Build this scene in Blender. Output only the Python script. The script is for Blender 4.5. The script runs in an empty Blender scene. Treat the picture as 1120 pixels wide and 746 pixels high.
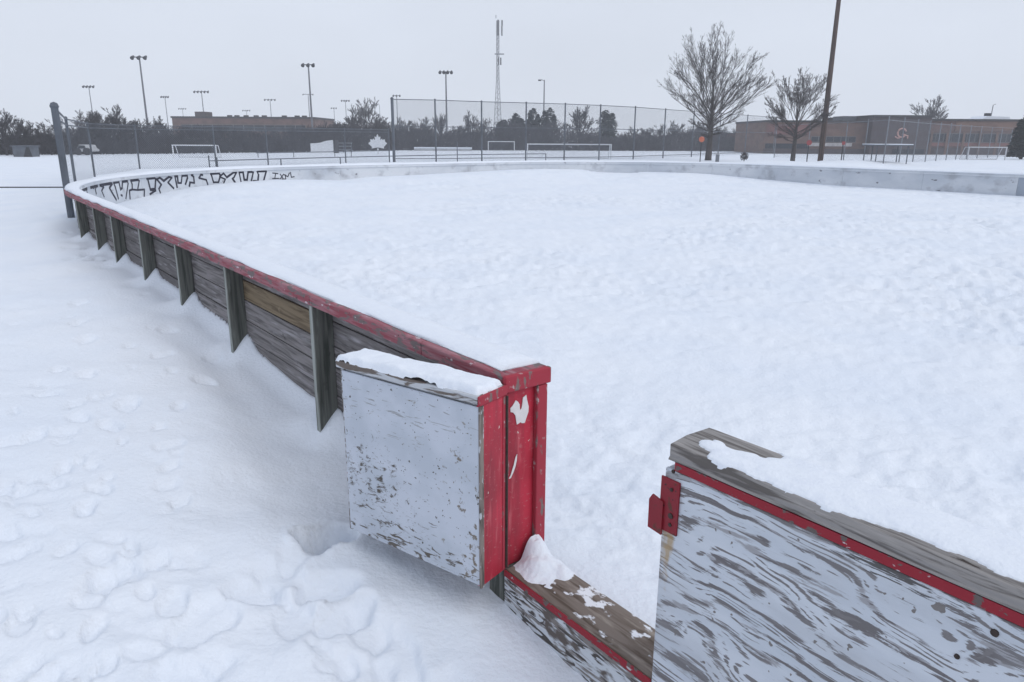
import bpy, math, random
import numpy as np
from mathutils import Vector, Matrix
rnd = random.Random(7)
R = math.radians
sc = bpy.context.scene
col = sc.collection
BASE = None

# ------------------------------------------------------------------ camera
F, HY, ROLL, H = 800.0, 150.0, R(0.35), 1.75
PITCH = math.atan((373 - HY) / F)
cp, sp = math.cos(PITCH), math.sin(PITCH)
FW = Vector((0, cp, -sp)); _rt = Vector((1, 0, 0)); _up = Vector((0, sp, cp))
RT = math.cos(ROLL) * _rt + math.sin(ROLL) * _up
UP = -math.sin(ROLL) * _rt + math.cos(ROLL) * _up
EYE = Vector((0, 0, H))
cam = bpy.data.cameras.new('camera'); cam.sensor_width = 36; cam.lens = F / 1120 * 36
cam.clip_start = 0.05; cam.clip_end = 3000
co = bpy.data.objects.new('camera', cam); col.objects.link(co)
M = Matrix((RT, UP, -FW)).transposed().to_4x4(); M.translation = EYE
co.matrix_world = M
sc.camera = co

def ray(x, y): return FW + RT * ((x - 560) / F) + UP * ((373 - y) / F)
def at_z(x, y, z):
    d = ray(x, y); return EYE + d * ((z - H) / d.z)
def at_Y(x, y, Y):
    d = ray(x, y); return EYE + d * (Y / d.y)
def spot(x, y, Y):              # ground position of something seen at column x, Y metres away
    p = at_Y(x, y, Y); return Vector((p.x, Y, 0))
def zof(x, y, Y): return at_Y(x, y, Y).z

# ------------------------------------------------------------------ mesh helpers
class MB:
    def __init__(s): s.v = []; s.f = []
    def add(s, vs, fs):
        n = len(s.v); s.v += [tuple(v) for v in vs]; s.f += [tuple(i + n for i in f) for f in fs]; return s
    def box(s, x0, x1, y0, y1, z0, z1):
        vs = [(x0,y0,z0),(x1,y0,z0),(x1,y1,z0),(x0,y1,z0),(x0,y0,z1),(x1,y0,z1),(x1,y1,z1),(x0,y1,z1)]
        return s.add(vs, [(0,3,2,1),(4,5,6,7),(0,1,5,4),(1,2,6,5),(2,3,7,6),(3,0,4,7)])
    def tube(s, pts, rad, n=6, cap=True):
        pts = [Vector(p) for p in pts]
        if not isinstance(rad, (list, tuple)): rad = [rad] * len(pts)
        base = len(s.v)
        for i, p in enumerate(pts):
            t = (pts[min(i+1, len(pts)-1)] - pts[max(i-1, 0)])
            if t.length < 1e-9: t = Vector((0,0,1))
            t.normalize()
            a = Vector((0,0,1)) if abs(t.z) < .9 else Vector((1,0,0))
            u = t.cross(a).normalized(); w = t.cross(u)
            for k in range(n):
                th = 2*math.pi*k/n
                s.v.append(tuple(p + (u*math.cos(th) + w*math.sin(th)) * rad[i]))
        for i in range(len(pts)-1):
            for k in range(n):
                a0 = base+i*n+k; a1 = base+i*n+(k+1) % n
                s.f.append((a0, a1, a1+n, a0+n))
        if cap:
            s.f.append(tuple(base+k for k in range(n))[::-1])
            s.f.append(tuple(base+(len(pts)-1)*n+k for k in range(n)))
        return s
    def prism(s, poly, y0, y1):          # polygon in xz, extruded along y
        n = len(poly)
        vs = [(p[0], y0, p[1]) for p in poly] + [(p[0], y1, p[1]) for p in poly]
        fs = [tuple(range(n)), tuple(range(2*n-1, n-1, -1))]
        fs += [(i, i+n, (i+1) % n+n, (i+1) % n) for i in range(n)]
        return s.add(vs, fs)
    def ball(s, c, r, n=8, m=6):
        c = Vector(c); r = Vector(r) if not isinstance(r, (int, float)) else Vector((r,r,r))
        vs = []; fs = []
        for i in range(m+1):
            ph = math.pi*i/m
            for k in range(n):
                th = 2*math.pi*k/n
                vs.append((c.x+r.x*math.sin(ph)*math.cos(th), c.y+r.y*math.sin(ph)*math.sin(th), c.z+r.z*math.cos(ph)))
        for i in range(m):
            for k in range(n):
                fs.append((i*n+k, (i+1)*n+k, (i+1)*n+(k+1) % n, i*n+(k+1) % n))
        return s.add(vs, fs)
    def build(s, name, mat, parent=None, smooth=False, bevel=0, loc=None):
        me = bpy.data.meshes.new(name); me.from_pydata(s.v, [], s.f); me.update()
        if mat: me.materials.append(mat)
        if smooth: me.polygons.foreach_set('use_smooth', [True]*len(me.polygons))
        o = bpy.data.objects.new(name, me); col.objects.link(o)
        if parent: o.parent = parent
        if loc: o.location = loc
        if bevel:
            b = o.modifiers.new('bevel', 'BEVEL'); b.width = bevel; b.segments = 2; b.limit_method = 'ANGLE'
        return o

def tag(o, label=None, cat=None, group=None, kind=None):
    if label: o['label'] = label
    if cat: o['category'] = cat
    if group: o['group'] = group
    if kind: o['kind'] = kind
    return o
def empty(name, loc=(0,0,0), rz=0):
    o = bpy.data.objects.new(name, None); o.empty_display_size = .2
    col.objects.link(o); o.location = loc; o.rotation_euler = (0, 0, rz); return o
def copy_tree(o, parent=None):
    c = o.copy(); col.objects.link(c); c.parent = parent
    for ch in list(o.children): copy_tree(ch, c)
    return c

# ------------------------------------------------------------------ materials
def newmat(name):
    m = bpy.data.materials.new(name); m.use_nodes = True
    nt = m.node_tree; b = nt.nodes['Principled BSDF']
    return m, nt, b
def layered(name, base, layers=(), rough=.7, bump=None, island=0.0, spec=.3):
    """base paint or wood colour with procedural wear laid over it.
    layer: c colour, s scale xyz, lo/hi threshold, d distortion, det detail, at (centre, radii) limits it, amt opacity"""
    m, nt, b = newmat(name); N = nt.nodes.new; L = nt.links.new
    tc = N('ShaderNodeTexCoord')
    cur = N('ShaderNodeRGB'); cur.outputs[0].default_value = (*base, 1); out = cur.outputs[0]
    if island:
        g = N('ShaderNodeNewGeometry'); mr = N('ShaderNodeMapRange')
        mr.inputs[3].default_value = 1-island; mr.inputs[4].default_value = 1+island
        L(g.outputs['Random Per Island'], mr.inputs[0])
        mx = N('ShaderNodeMix'); mx.data_type = 'RGBA'; mx.blend_type = 'MULTIPLY'; mx.inputs[0].default_value = 1
        cb = N('ShaderNodeCombineColor')
        for k in range(3): L(mr.outputs[0], cb.inputs[k])
        L(out, mx.inputs[6]); L(cb.outputs[0], mx.inputs[7]); out = mx.outputs[2]
    hsum = None
    for i, l in enumerate(layers):
        mp = N('ShaderNodeMapping'); mp.inputs['Scale'].default_value = l.get('s', (5,5,5))
        mp.inputs['Location'].default_value = (i*7.3+1, i*3.1, i*5.7)
        mp.inputs['Rotation'].default_value = l.get('rot', (0,0,0))
        src = tc.outputs['Object']
        if 'warp' in l:                       # bend the grain: slow noise pushes the lookup up and down
            wf, wa = l['warp']
            wn = N('ShaderNodeTexNoise'); wn.inputs['Scale'].default_value = wf; wn.inputs['Detail'].default_value = 2
            L(tc.outputs['Object'], wn.inputs['Vector'])
            w1 = N('ShaderNodeVectorMath'); w1.operation = 'SUBTRACT'; L(wn.outputs['Color'], w1.inputs[0]); w1.inputs[1].default_value = (.5,.5,.5)
            w2 = N('ShaderNodeVectorMath'); w2.operation = 'MULTIPLY_ADD'; L(w1.outputs[0], w2.inputs[0]); w2.inputs[1].default_value = (0,0,wa); L(tc.outputs['Object'], w2.inputs[2])
            src = w2.outputs[0]
        L(src, mp.inputs[0])
        nz = N('ShaderNodeTexNoise'); nz.inputs['Scale'].default_value = 1
        nz.inputs['Detail'].default_value = l.get('det', 4); nz.inputs['Distortion'].default_value = l.get('d', 0)
        nz.inputs['Roughness'].default_value = l.get('ro', .55)
        L(mp.outputs[0], nz.inputs['Vector']); val = nz.outputs['Fac']
        if 'ring' in l:                       # growth rings of rotary cut veneer: contour lines of a slow field
            fz, sv, am, wt = l['ring']
            m3 = N('ShaderNodeMapping'); m3.inputs['Scale'].default_value = sv; L(tc.outputs['Object'], m3.inputs[0])
            n3 = N('ShaderNodeTexNoise'); n3.inputs['Scale'].default_value = 1; n3.inputs['Detail'].default_value = 1.5; L(m3.outputs[0], n3.inputs['Vector'])
            sx_ = N('ShaderNodeSeparateXYZ'); L(tc.outputs['Object'], sx_.inputs[0])
            a1 = N('ShaderNodeMath'); a1.operation = 'MULTIPLY'; a1.inputs[1].default_value = fz*6.283; L(sx_.outputs['Z'], a1.inputs[0])
            a2 = N('ShaderNodeMath'); a2.operation = 'MULTIPLY_ADD'; a2.inputs[1].default_value = am*6.283; L(n3.outputs['Fac'], a2.inputs[0]); L(a1.outputs[0], a2.inputs[2])
            a3 = N('ShaderNodeMath'); a3.operation = 'SINE'; L(a2.outputs[0], a3.inputs[0])
            a4 = N('ShaderNodeMath'); a4.operation = 'MULTIPLY_ADD'; a4.inputs[1].default_value = wt; L(a3.outputs[0], a4.inputs[0]); L(val, a4.inputs[2]); val = a4.outputs[0]
        if 'at' in l:
            c, rr = l['at']
            mp2 = N('ShaderNodeMapping'); mp2.vector_type = 'TEXTURE'
            mp2.inputs['Location'].default_value = c; mp2.inputs['Scale'].default_value = rr
            L(tc.outputs['Object'], mp2.inputs[0])
            ln = N('ShaderNodeVectorMath'); ln.operation = 'LENGTH'; L(mp2.outputs[0], ln.inputs[0])
            mm = N('ShaderNodeMath'); mm.operation = 'MULTIPLY_ADD'; mm.inputs[1].default_value = -l.get('k', .3)
            L(ln.outputs['Value'], mm.inputs[0]); L(val, mm.inputs[2]); val = mm.outputs[0]
        mr = N('ShaderNodeMapRange'); mr.inputs[1].default_value = l['lo']; mr.inputs[2].default_value = l['hi']
        mr.inputs[4].default_value = l.get('amt', 1)
        L(val, mr.inputs[0])
        mx = N('ShaderNodeMix'); mx.data_type = 'RGBA'
        L(mr.outputs[0], mx.inputs[0]); L(out, mx.inputs[6]); mx.inputs[7].default_value = (*l['c'], 1)
        out = mx.outputs[2]
        if l.get('h'):
            mu = N('ShaderNodeMath'); mu.operation = 'MULTIPLY'; mu.inputs[1].default_value = l['h']; L(mr.outputs[0], mu.inputs[0])
            if hsum is None: hsum = mu.outputs[0]
            else:
                ad = N('ShaderNodeMath'); L(hsum, ad.inputs[0]); L(mu.outputs[0], ad.inputs[1]); hsum = ad.outputs[0]
    L(out, b.inputs['Base Color'])
    b.inputs['Roughness'].default_value = rough; b.inputs['Specular IOR Level'].default_value = spec
    if bump or hsum is not None:
        bp = N('ShaderNodeBump'); bp.inputs['Strength'].default_value = (bump or {}).get('st', .5)
        bp.inputs['Distance'].default_value = (bump or {}).get('dist', .004)
        if bump and 's' in bump:
            mp = N('ShaderNodeMapping'); mp.inputs['Scale'].default_value = bump['s']; L(tc.outputs['Object'], mp.inputs[0])
            nz = N('ShaderNodeTexNoise'); nz.inputs['Scale'].default_value = 1; nz.inputs['Detail'].default_value = 5
            L(mp.outputs[0], nz.inputs['Vector'])
            if hsum is not None:
                ad = N('ShaderNodeMath'); L(nz.outputs['Fac'], ad.inputs[0]); L(hsum, ad.inputs[1]); hsum = ad.outputs[0]
            else: hsum = nz.outputs['Fac']
        L(hsum, bp.inputs['Height']); L(bp.outputs[0], b.inputs['Normal'])
    return m
def plain(name, c, rough=.7, var=.25, s=3, metal=0):
    m = layered(name, c, [dict(c=tuple(x*(1-var) for x in c), s=(s,s,s), lo=.4, hi=.65)], rough)
    m.node_tree.nodes['Principled BSDF'].inputs['Metallic'].default_value = metal
    return m

SNOWC = (.775,.815,.875)
snow = layered('snow', SNOWC, [dict(c=(.735,.785,.86), s=(.9,.9,.9), lo=.42, hi=.66, det=6)], .65,
               bump=dict(s=(40,40,40), st=.5, dist=.014), spec=.2)
snowf = layered('packed_snow', SNOWC, [dict(c=(.75,.79,.86), s=(25,25,25), lo=.45, hi=.65, det=3)], .7,
               bump=dict(s=(75,75,75), st=.45, dist=.008), spec=.2)
WOOD = (.145,.135,.13)
planks_m = layered('weathered_planks', (.20,.185,.185), [
    dict(c=(.10,.093,.092), s=(2.2,14,46), lo=.42, hi=.62, d=.6, det=6, h=-.6),
    dict(c=(.36,.345,.36), s=(3.5,20,34), lo=.55, hi=.78, d=.4, det=7),
    dict(c=(.055,.05,.05), s=(9,9,14), lo=.66, hi=.76, det=4)], .85, dict(s=(4,30,120), st=.5, dist=.003), island=.3)
tan_m = layered('tan_plank_wood', (.215,.165,.105), [
    dict(c=(.11,.08,.05), s=(2.2,14,40), lo=.45, hi=.62, d=.6, det=6, h=-.6),
    dict(c=(.30,.24,.16), s=(6,9,12), lo=.6, hi=.72)], .85, dict(s=(4,30,120), st=.5, dist=.003))
post_m = layered('treated_post_wood', (.15,.155,.14), [
    dict(c=(.06,.066,.058), s=(34,34,2.0), lo=.42, hi=.62, d=.5, det=6, h=-.5),
    dict(c=(.23,.24,.22), s=(26,26,3), lo=.6, hi=.75, det=5),
    dict(c=(.05,.05,.045), s=(12,12,8), lo=.68, hi=.74)], .85, dict(s=(90,90,4), st=.5, dist=.003))
postedge_m = layered('treated_post_edge', (.34,.36,.34), [
    dict(c=(.14,.15,.135), s=(40,40,2.5), lo=.45, hi=.66, d=.5, det=6)], .85, dict(s=(90,90,4), st=.4, dist=.003))
rail_red = layered('faded_red_rail_paint', (.27,.06,.08), [
    dict(c=(.36,.19,.215), s=(3,26,40), lo=.42, hi=.66, d=.8, det=6),
    dict(c=(.17,.135,.135), s=(9,26,34), lo=.54, hi=.59, d=.5, det=7, h=-.5),
    dict(c=(.55,.50,.52), s=(13,30,40), lo=.66, hi=.70, det=5),
    dict(c=(.09,.05,.05), s=(30,30,30), lo=.66, hi=.70)], .75, dict(s=(8,60,90), st=.5, dist=.003))
red_m = layered('red_paint', (.50,.030,.058), [
    dict(c=(.38,.022,.042), s=(3,3,5), lo=.4, hi=.62, det=5),
    dict(c=(.20,.028,.04), s=(14,14,1.6), lo=.50, hi=.70, det=6, amt=.7),
    dict(c=(.42,.15,.16), s=(50,50,90), lo=.60, hi=.70, det=6, amt=.6),
    dict(c=(.50,.10,.12), s=(30,30,5), lo=.58, hi=.74, det=5),
    dict(c=(.62,.56,.52), s=(34,34,22), lo=.705, hi=.72, det=3, h=-.8),
    dict(c=(.10,.07,.06), s=(22,22,7), lo=.70, hi=.72, det=4, h=-.6)], .5, dict(s=(70,70,12), st=.25, dist=.002))
redworn_m = layered('worn_red_edge_paint', (.34,.035,.055), [
    dict(c=(.19,.14,.135), s=(34,34,12), lo=.575, hi=.635, det=7, h=-.6),
    dict(c=(.42,.33,.33), s=(36,36,24), lo=.62, hi=.68, det=6)], .7, dict(s=(60,60,60), st=.4, dist=.002))
stripe_m = layered('chipped_red_stripe', (.27,.017,.03), [
    dict(c=(.12,.10,.095), s=(24,24,40), lo=.59, hi=.62, det=6, h=-.7),
    dict(c=(.50,.50,.52), s=(18,18,50), lo=.66, hi=.68, det=5)], .6, dict(s=(60,60,60), st=.3, dist=.002))
cap_m = layered('bare_weathered_cap', (.28,.268,.262), [
    dict(c=(.12,.11,.105), s=(3.2,40,60), lo=.47, hi=.58, d=.7, det=7, h=-.7),
    dict(c=(.38,.36,.35), s=(5,34,50), lo=.58, hi=.74, det=6),
    dict(c=(.055,.045,.04), s=(7,28,36), lo=.67, hi=.71, det=5)], .85, dict(s=(8,120,120), st=.6, dist=.003))
sill_m = layered('bare_sill_wood', (.21,.175,.15), [
    dict(c=(.10,.075,.058), s=(3,30,40), lo=.43, hi=.62, d=.8, det=7, h=-.6),
    dict(c=(.33,.29,.25), s=(5,24,40), lo=.56, hi=.72, det=6),
    dict(c=(.82,.84,.88), s=(13,20,20), lo=.50, hi=.55, det=8, at=((-.40,-.13,.04),(.26,.07,.2)), k=.065, h=1.2)], .85, dict(s=(8,90,90), st=.6, dist=.003))
PAINT = (.60,.635,.69)
ply_m = layered('peeling_white_plywood', PAINT, [
    dict(c=(.52,.56,.62), s=(2,6,9), lo=.42, hi=.62, det=5),
    dict(c=(.34,.34,.36), s=(4.5,8,40), lo=.585, hi=.63, d=.5, det=9, ro=.68, h=-.6, ring=(13,(2.3,2,4.5),5.5,.105), rot=(0,R(-4),0)),
    dict(c=(.165,.155,.16), s=(4,8,44), lo=.597, hi=.622, d=.5, det=9, ro=.70, h=-1, ring=(13,(2.3,2,4.5),5.5,.125), rot=(0,R(-4),0)),
    dict(c=(.20,.19,.195), s=(4,8,60), lo=.605, hi=.645, d=.3, det=8, ro=.64, h=-.7, ring=(52,(2.3,2,4.5),22,.10), rot=(0,R(-4),0)),
    dict(c=(.36,.365,.385), s=(1.6,3,4), lo=.52, hi=.70, det=7, amt=.45),
    dict(c=(.20,.185,.18), s=(24,24,24), lo=.715, hi=.725, det=2),
    dict(c=(.105,.10,.10), s=(16,20,170), lo=.36, hi=.42, d=.5, det=4, at=((-1.47,0,.79),(.10,1,.014)), k=.14, h=-.8),
    dict(c=(.40,.27,.12), s=(30,30,12), lo=.30, hi=.5, det=4, at=((-.815,0,.56),(.035,1,.13)), k=.2, amt=.75),
    ], .7, dict(s=(6,60,150), st=.35, dist=.002))
kick_m = layered('scraped_white_plywood', (.56,.59,.63), [
    dict(c=(.22,.20,.19), s=(3.4,10,34), lo=.50, hi=.54, d=1.6, det=6, h=-.8),
    dict(c=(.08,.072,.068), s=(5,10,30), lo=.535, hi=.56, d=1.8, det=6, h=-1),
    dict(c=(.12,.10,.09), s=(9,9,16), lo=.47, hi=.56, det=6, at=((-.36,0,-.06),(.2,1,.09)), k=.09)], .75, dict(s=(6,60,120), st=.5, dist=.003))
gate_m = layered('scuffed_white_paint', (.55,.585,.655), [
    dict(c=(.475,.515,.58), s=(4,4,5), lo=.42, hi=.6, det=4),
    dict(c=(.30,.29,.28), s=(18,18,34), lo=.655, hi=.69, d=.8, det=7),
    dict(c=(.085,.07,.055), s=(26,26,44), lo=.47, hi=.56, d=.6, det=8, ro=.70, at=((.565,0,.33),(.15,1,.12)), k=.075, h=-.5),
    dict(c=(.12,.105,.09), s=(15,15,60), lo=.50, hi=.56, d=.8, det=7, at=((.36,0,.085),(.32,1,.075)), k=.06, h=-.4),
    dict(c=(.20,.17,.14), s=(30,30,30), lo=.54, hi=.60, d=.3, det=6, at=((.06,0,.25),(.07,1,.25)), k=.06),
    dict(c=(.32,.33,.35), s=(9,9,60), lo=.56, hi=.60, d=1.2, det=5, at=((.42,0,.68),(.22,1,.06)), k=.05, rot=(0,R(35),0)),
    dict(c=(.10,.09,.08), s=(60,60,60), lo=.70, hi=.715, det=2)], .6, dict(s=(40,40,40), st=.15, dist=.002))
gatecap_m = layered('worn_gate_cap_paint', (.50,.52,.55), [
    dict(c=(.15,.125,.11), s=(5,30,30), lo=.47, hi=.53, d=.6, det=7, h=-.6),
    dict(c=(.30,.06,.07), s=(4,20,20), lo=.66, hi=.69, det=4)], .75, dict(s=(10,80,80), st=.4, dist=.003))
board_m = layered('old_white_board_paint', (.64,.665,.70), [
    dict(c=(.50,.535,.585), s=(.5,.5,1.2), lo=.42, hi=.62, det=5),
    dict(c=(.36,.375,.41), s=(2.2,2.2,2.6), lo=.53, hi=.68, det=8, amt=.8),
    dict(c=(.16,.16,.18), s=(3.0,3.0,6), lo=.655, hi=.69, det=6)], .7)
grey_m = plain('blue_grey_board_paint', (.33,.37,.43), .7, .2, 2)
graf_m = plain('black_spray_paint', (.035,.035,.055), .6)
iron_m = plain('dark_rusty_iron', (.05,.035,.03), .6, .4, 60)
rust_m = plain('rust_red_iron', (.16,.045,.025), .7, .4, 40)
edge_m = layered('bare_edge_wood', (.24,.205,.185), [dict(c=(.10,.085,.075), s=(60,60,7), lo=.47, hi=.62, det=6), dict(c=(.50,.52,.55), s=(40,40,16), lo=.57, hi=.62, det=6)], .85, dict(s=(90,90,12), st=.4, dist=.002))
latch_m = layered('red_painted_iron', (.22,.014,.024), [dict(c=(.10,.03,.02), s=(30,30,30), lo=.55, hi=.62, det=5),
    dict(c=(.02,.015,.015), s=(50,50,50), lo=.66, hi=.69)], .45)
peel_m = plain('bare_white_primer', (.72,.70,.70), .7, .1, 30)
galv_m = plain('galvanized_steel', (.20,.215,.24), .55, .25, 2)
galvd_m = plain('dark_galvanized_steel', (.115,.13,.155), .6, .3, 2)
pole_m = plain('grey_pole_steel', (.15,.155,.175), .6)
polew_m = layered('wooden_pole', (.095,.065,.055), [dict(c=(.05,.036,.032), s=(14,14,.8), lo=.42, hi=.6, det=5)], .85)
lamp_m = plain('dark_lamp_housing', (.05,.052,.06), .5)
white_m = plain('white_metal', (.72,.74,.77), .5, .08)
dim_m = plain('dull_white_pipe', (.50,.51,.53), .6, .2)
dark_m = plain('dark_metal', (.035,.036,.042), .6)
bark_m = layered('bark', (.055,.048,.047), [dict(c=(.095,.085,.083), s=(6,6,1.5), lo=.48, hi=.66, det=5)], .9)
twig_m = plain('twigs', (.085,.076,.078), .9, .3, 1)
ftwig_m = plain('far_twigs', (.05,.047,.056), .9, .35, .3)
ever_m = plain('evergreen_needles', (.020,.032,.030), .9, .4, 1.2)
ever2_m = plain('evergreen_needles_light', (.035,.052,.048), .9, .3, 1.2)
brick_m = layered('brown_brick', (.14,.088,.080), [dict(c=(.10,.066,.060), s=(.6,.6,1.5), lo=.42, hi=.62, det=5)], .85)
brickr_m = layered('red_brick', (.20,.095,.085), [dict(c=(.14,.07,.065), s=(.6,.6,1.5), lo=.42, hi=.62, det=5)], .85)
brickt_m = layered('tan_brick', (.165,.105,.085), [dict(c=(.125,.08,.068), s=(.5,.5,1.2), lo=.42, hi=.62, det=5)], .85)
brickd_m = layered('dark_brick', (.075,.064,.07), [dict(c=(.07,.055,.058), s=(.6,.6,1.5), lo=.42, hi=.62, det=5)], .85)
glass_m = plain('dark_window_glass', (.03,.035,.045), .25, .3, .5)
trim_m = plain('pale_concrete', (.42,.40,.40), .8)
frame_m = plain('grey_window_frame', (.13,.125,.13), .6)
roofe_m = plain('dark_roof_edge', (.05,.05,.055), .8)
orange_m = layered('orange_sign_face', (.50,.13,.07), [dict(c=(.58,.30,.22), s=(2.6,2.6,2.6), lo=.5, hi=.56)], .5)
signr_m = plain('red_sign_face', (.27,.06,.065), .5, .2)

# ------------------------------------------------------------------ world and light
w = bpy.data.worlds.new('World'); sc.world = w; w.use_nodes = True
nt = w.node_tree; nt.nodes.clear(); N = nt.nodes.new; L = nt.links.new
sky = N('ShaderNodeTexSky'); sky.sky_type = 'NISHITA'; sky.sun_disc = False
SUN_EL, SUN_AZ = R(44), R(124)         # azimuth from +Y clockwise: veiled sun behind to the right
sky.sun_elevation = SUN_EL; sky.sun_rotation = SUN_AZ
sky.dust_density = 6; sky.air_density = 1.0
tc = N('ShaderNodeTexCoord'); sep = N('ShaderNodeSeparateXYZ'); L(tc.outputs['Generated'], sep.inputs[0])
rp = N('ShaderNodeValToRGB'); L(sep.outputs['Z'], rp.inputs[0])   # stratus deck: a bit brighter low down
e = rp.color_ramp.elements; e[0].position = 0; e[0].color = (.675,.725,.81,1); e[1].position = .55; e[1].color = (.65,.705,.815,1)
mp = N('ShaderNodeMapping'); mp.inputs['Scale'].default_value = (1.6,1.6,3.5); L(tc.outputs['Generated'], mp.inputs[0])
cn = N('ShaderNodeTexNoise'); cn.inputs['Scale'].default_value = 1.3; cn.inputs['Detail'].default_value = 3; L(mp.outputs[0], cn.inputs[0])
cm = N('ShaderNodeMapRange'); cm.inputs[1].default_value = .3; cm.inputs[2].default_value = .7; cm.inputs[3].default_value = .97; cm.inputs[4].default_value = 1.10
L(cn.outputs['Fac'], cm.inputs[0])
b1 = N('ShaderNodeBackground'); L(sky.outputs[0], b1.inputs[0]); b1.inputs[1].default_value = .05
b2 = N('ShaderNodeBackground'); L(rp.outputs[0], b2.inputs[0]); L(cm.outputs[0], b2.inputs[1])
mx = N('ShaderNodeMixShader'); mx.inputs[0].default_value = .88
L(b1.outputs[0], mx.inputs[1]); L(b2.outputs[0], mx.inputs[2])
wo = N('ShaderNodeOutputWorld'); L(mx.outputs[0], wo.inputs[0])
sun = bpy.data.lights.new('sun', 'SUN'); sun.energy = 1.0; sun.angle = R(45); sun.color = (1,.97,.93)
so = bpy.data.objects.new('sun', sun); col.objects.link(so)
sd = Vector((math.sin(SUN_AZ)*math.cos(SUN_EL), math.cos(SUN_AZ)*math.cos(SUN_EL), math.sin(SUN_EL)))
so.rotation_euler = (-sd).to_track_quat('-Z', 'Y').to_euler(); so.location = (50, -35, 45)
sc.view_settings.view_transform = 'Standard'; sc.view_settings.look = 'None'
sc.view_settings.exposure = .13; sc.view_settings.gamma = 1
sc.cycles.volume_bounces = 2; sc.cycles.max_bounces = 8; sc.cycles.diffuse_bounces = 4

# ------------------------------------------------------------------ rink frame
# local x runs along the near side away from the gate post, local y is outward, z up
A = Vector((-.0269, 2.639, 0)); UD = Vector((-.6112348, .7914493, 0)); ND = Vector((.7914493, .6112348, 0))
RZ = math.atan2(UD.y, UD.x)
def rk(d, across, z=0): return A + UD*d + ND*across + Vector((0,0,z))
W_, END, R1, R2 = 21.4, 19.7, 8.5, 6.8
path = []                                         # outer line of the boards: (d, across, nd, na) with inward normal
d = 0.
while d < END-R1: path.append((d, 0, 0, 1)); d += .2
for k in range(0, 91, 2):
    t = R(k); path.append((END-R1+R1*math.sin(t), R1-R1*math.cos(t), -math.sin(t), math.cos(t)))
a = R1+.2
while a < W_-R2: path.append((END, a, -1, 0)); a += .2
for k in range(0, 91, 2):
    t = R(k); path.append((END-R2+R2*math.cos(t), W_-R2+R2*math.sin(t), -math.cos(t), -math.sin(t)))
d = END-R2-.2
while d > -16: path.append((d, W_, 0, -1)); d -= .2
S = [0.]
for i in range(1, len(path)): S.append(S[-1]+math.dist(path[i][:2], path[i-1][:2]))
PA = np.array(path); SA = np.array(S)
def on_path(s, off, z):                            # local coordinates
    q = [np.interp(s, SA, PA[:,k]) for k in range(4)]
    l = math.hypot(q[2], q[3])
    return (q[0]+q[2]/l*off, -(q[1]+q[3]/l*off), z)
def sweep(mb, s0, s1, prof, step=.4, jig=None):
    n = max(2, int((s1-s0)/step)+1); m = len(prof); vs = []
    for i in range(n):
        s = s0+(s1-s0)*i/(n-1)
        for j, (o, z) in enumerate(prof):
            if jig: do, dz = jig(s, j); o += do; z += dz
            vs.append(on_path(s, o, z))
    fs = [(i*m+j, i*m+(j+1) % m, (i+1)*m+(j+1) % m, (i+1)*m+j) for i in range(n-1) for j in range(m)]
    fs += [tuple(range(m))[::-1], tuple((n-1)*m+j for j in range(m))]
    mb.add(vs, fs)

# ------------------------------------------------------------------ value noise
def hsh(ix, iy, seed):
    n = (ix.astype(np.int64)*374761393 + iy.astype(np.int64)*668265263 + seed*1442695041) & 0x7fffffff
    n = ((n ^ (n >> 13))*1274126177) & 0x7fffffff
    return ((n ^ (n >> 16)) & 0xffff)/65535.
def vn(x, y, seed=0):
    ix = np.floor(x); iy = np.floor(y); fx = x-ix; fy = y-iy
    ix = ix.astype(np.int64); iy = iy.astype(np.int64)
    fx = fx*fx*fx*(fx*(fx*6-15)+10); fy = fy*fy*fy*(fy*(fy*6-15)+10)
    a = hsh(ix,iy,seed); b = hsh(ix+1,iy,seed); c = hsh(ix,iy+1,seed); d_ = hsh(ix+1,iy+1,seed)
    return (a+(b-a)*fx)*(1-fy)+(c+(d_-c)*fx)*fy - .5
def fbm(x, y, octv=4, seed=0, gain=.5):
    t = 0; am = 1
    for o in range(octv):
        c_, s_ = math.cos(o*.7+.3), math.sin(o*.7+.3)
        t = t+am*vn((x*c_-y*s_)*2**o, (x*s_+y*c_)*2**o, seed+o*17); am *= gain
    return t
def sst(a, b, x):
    t = np.clip((x-a)/(b-a), 0, 1); return t*t*(3-2*t)

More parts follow.
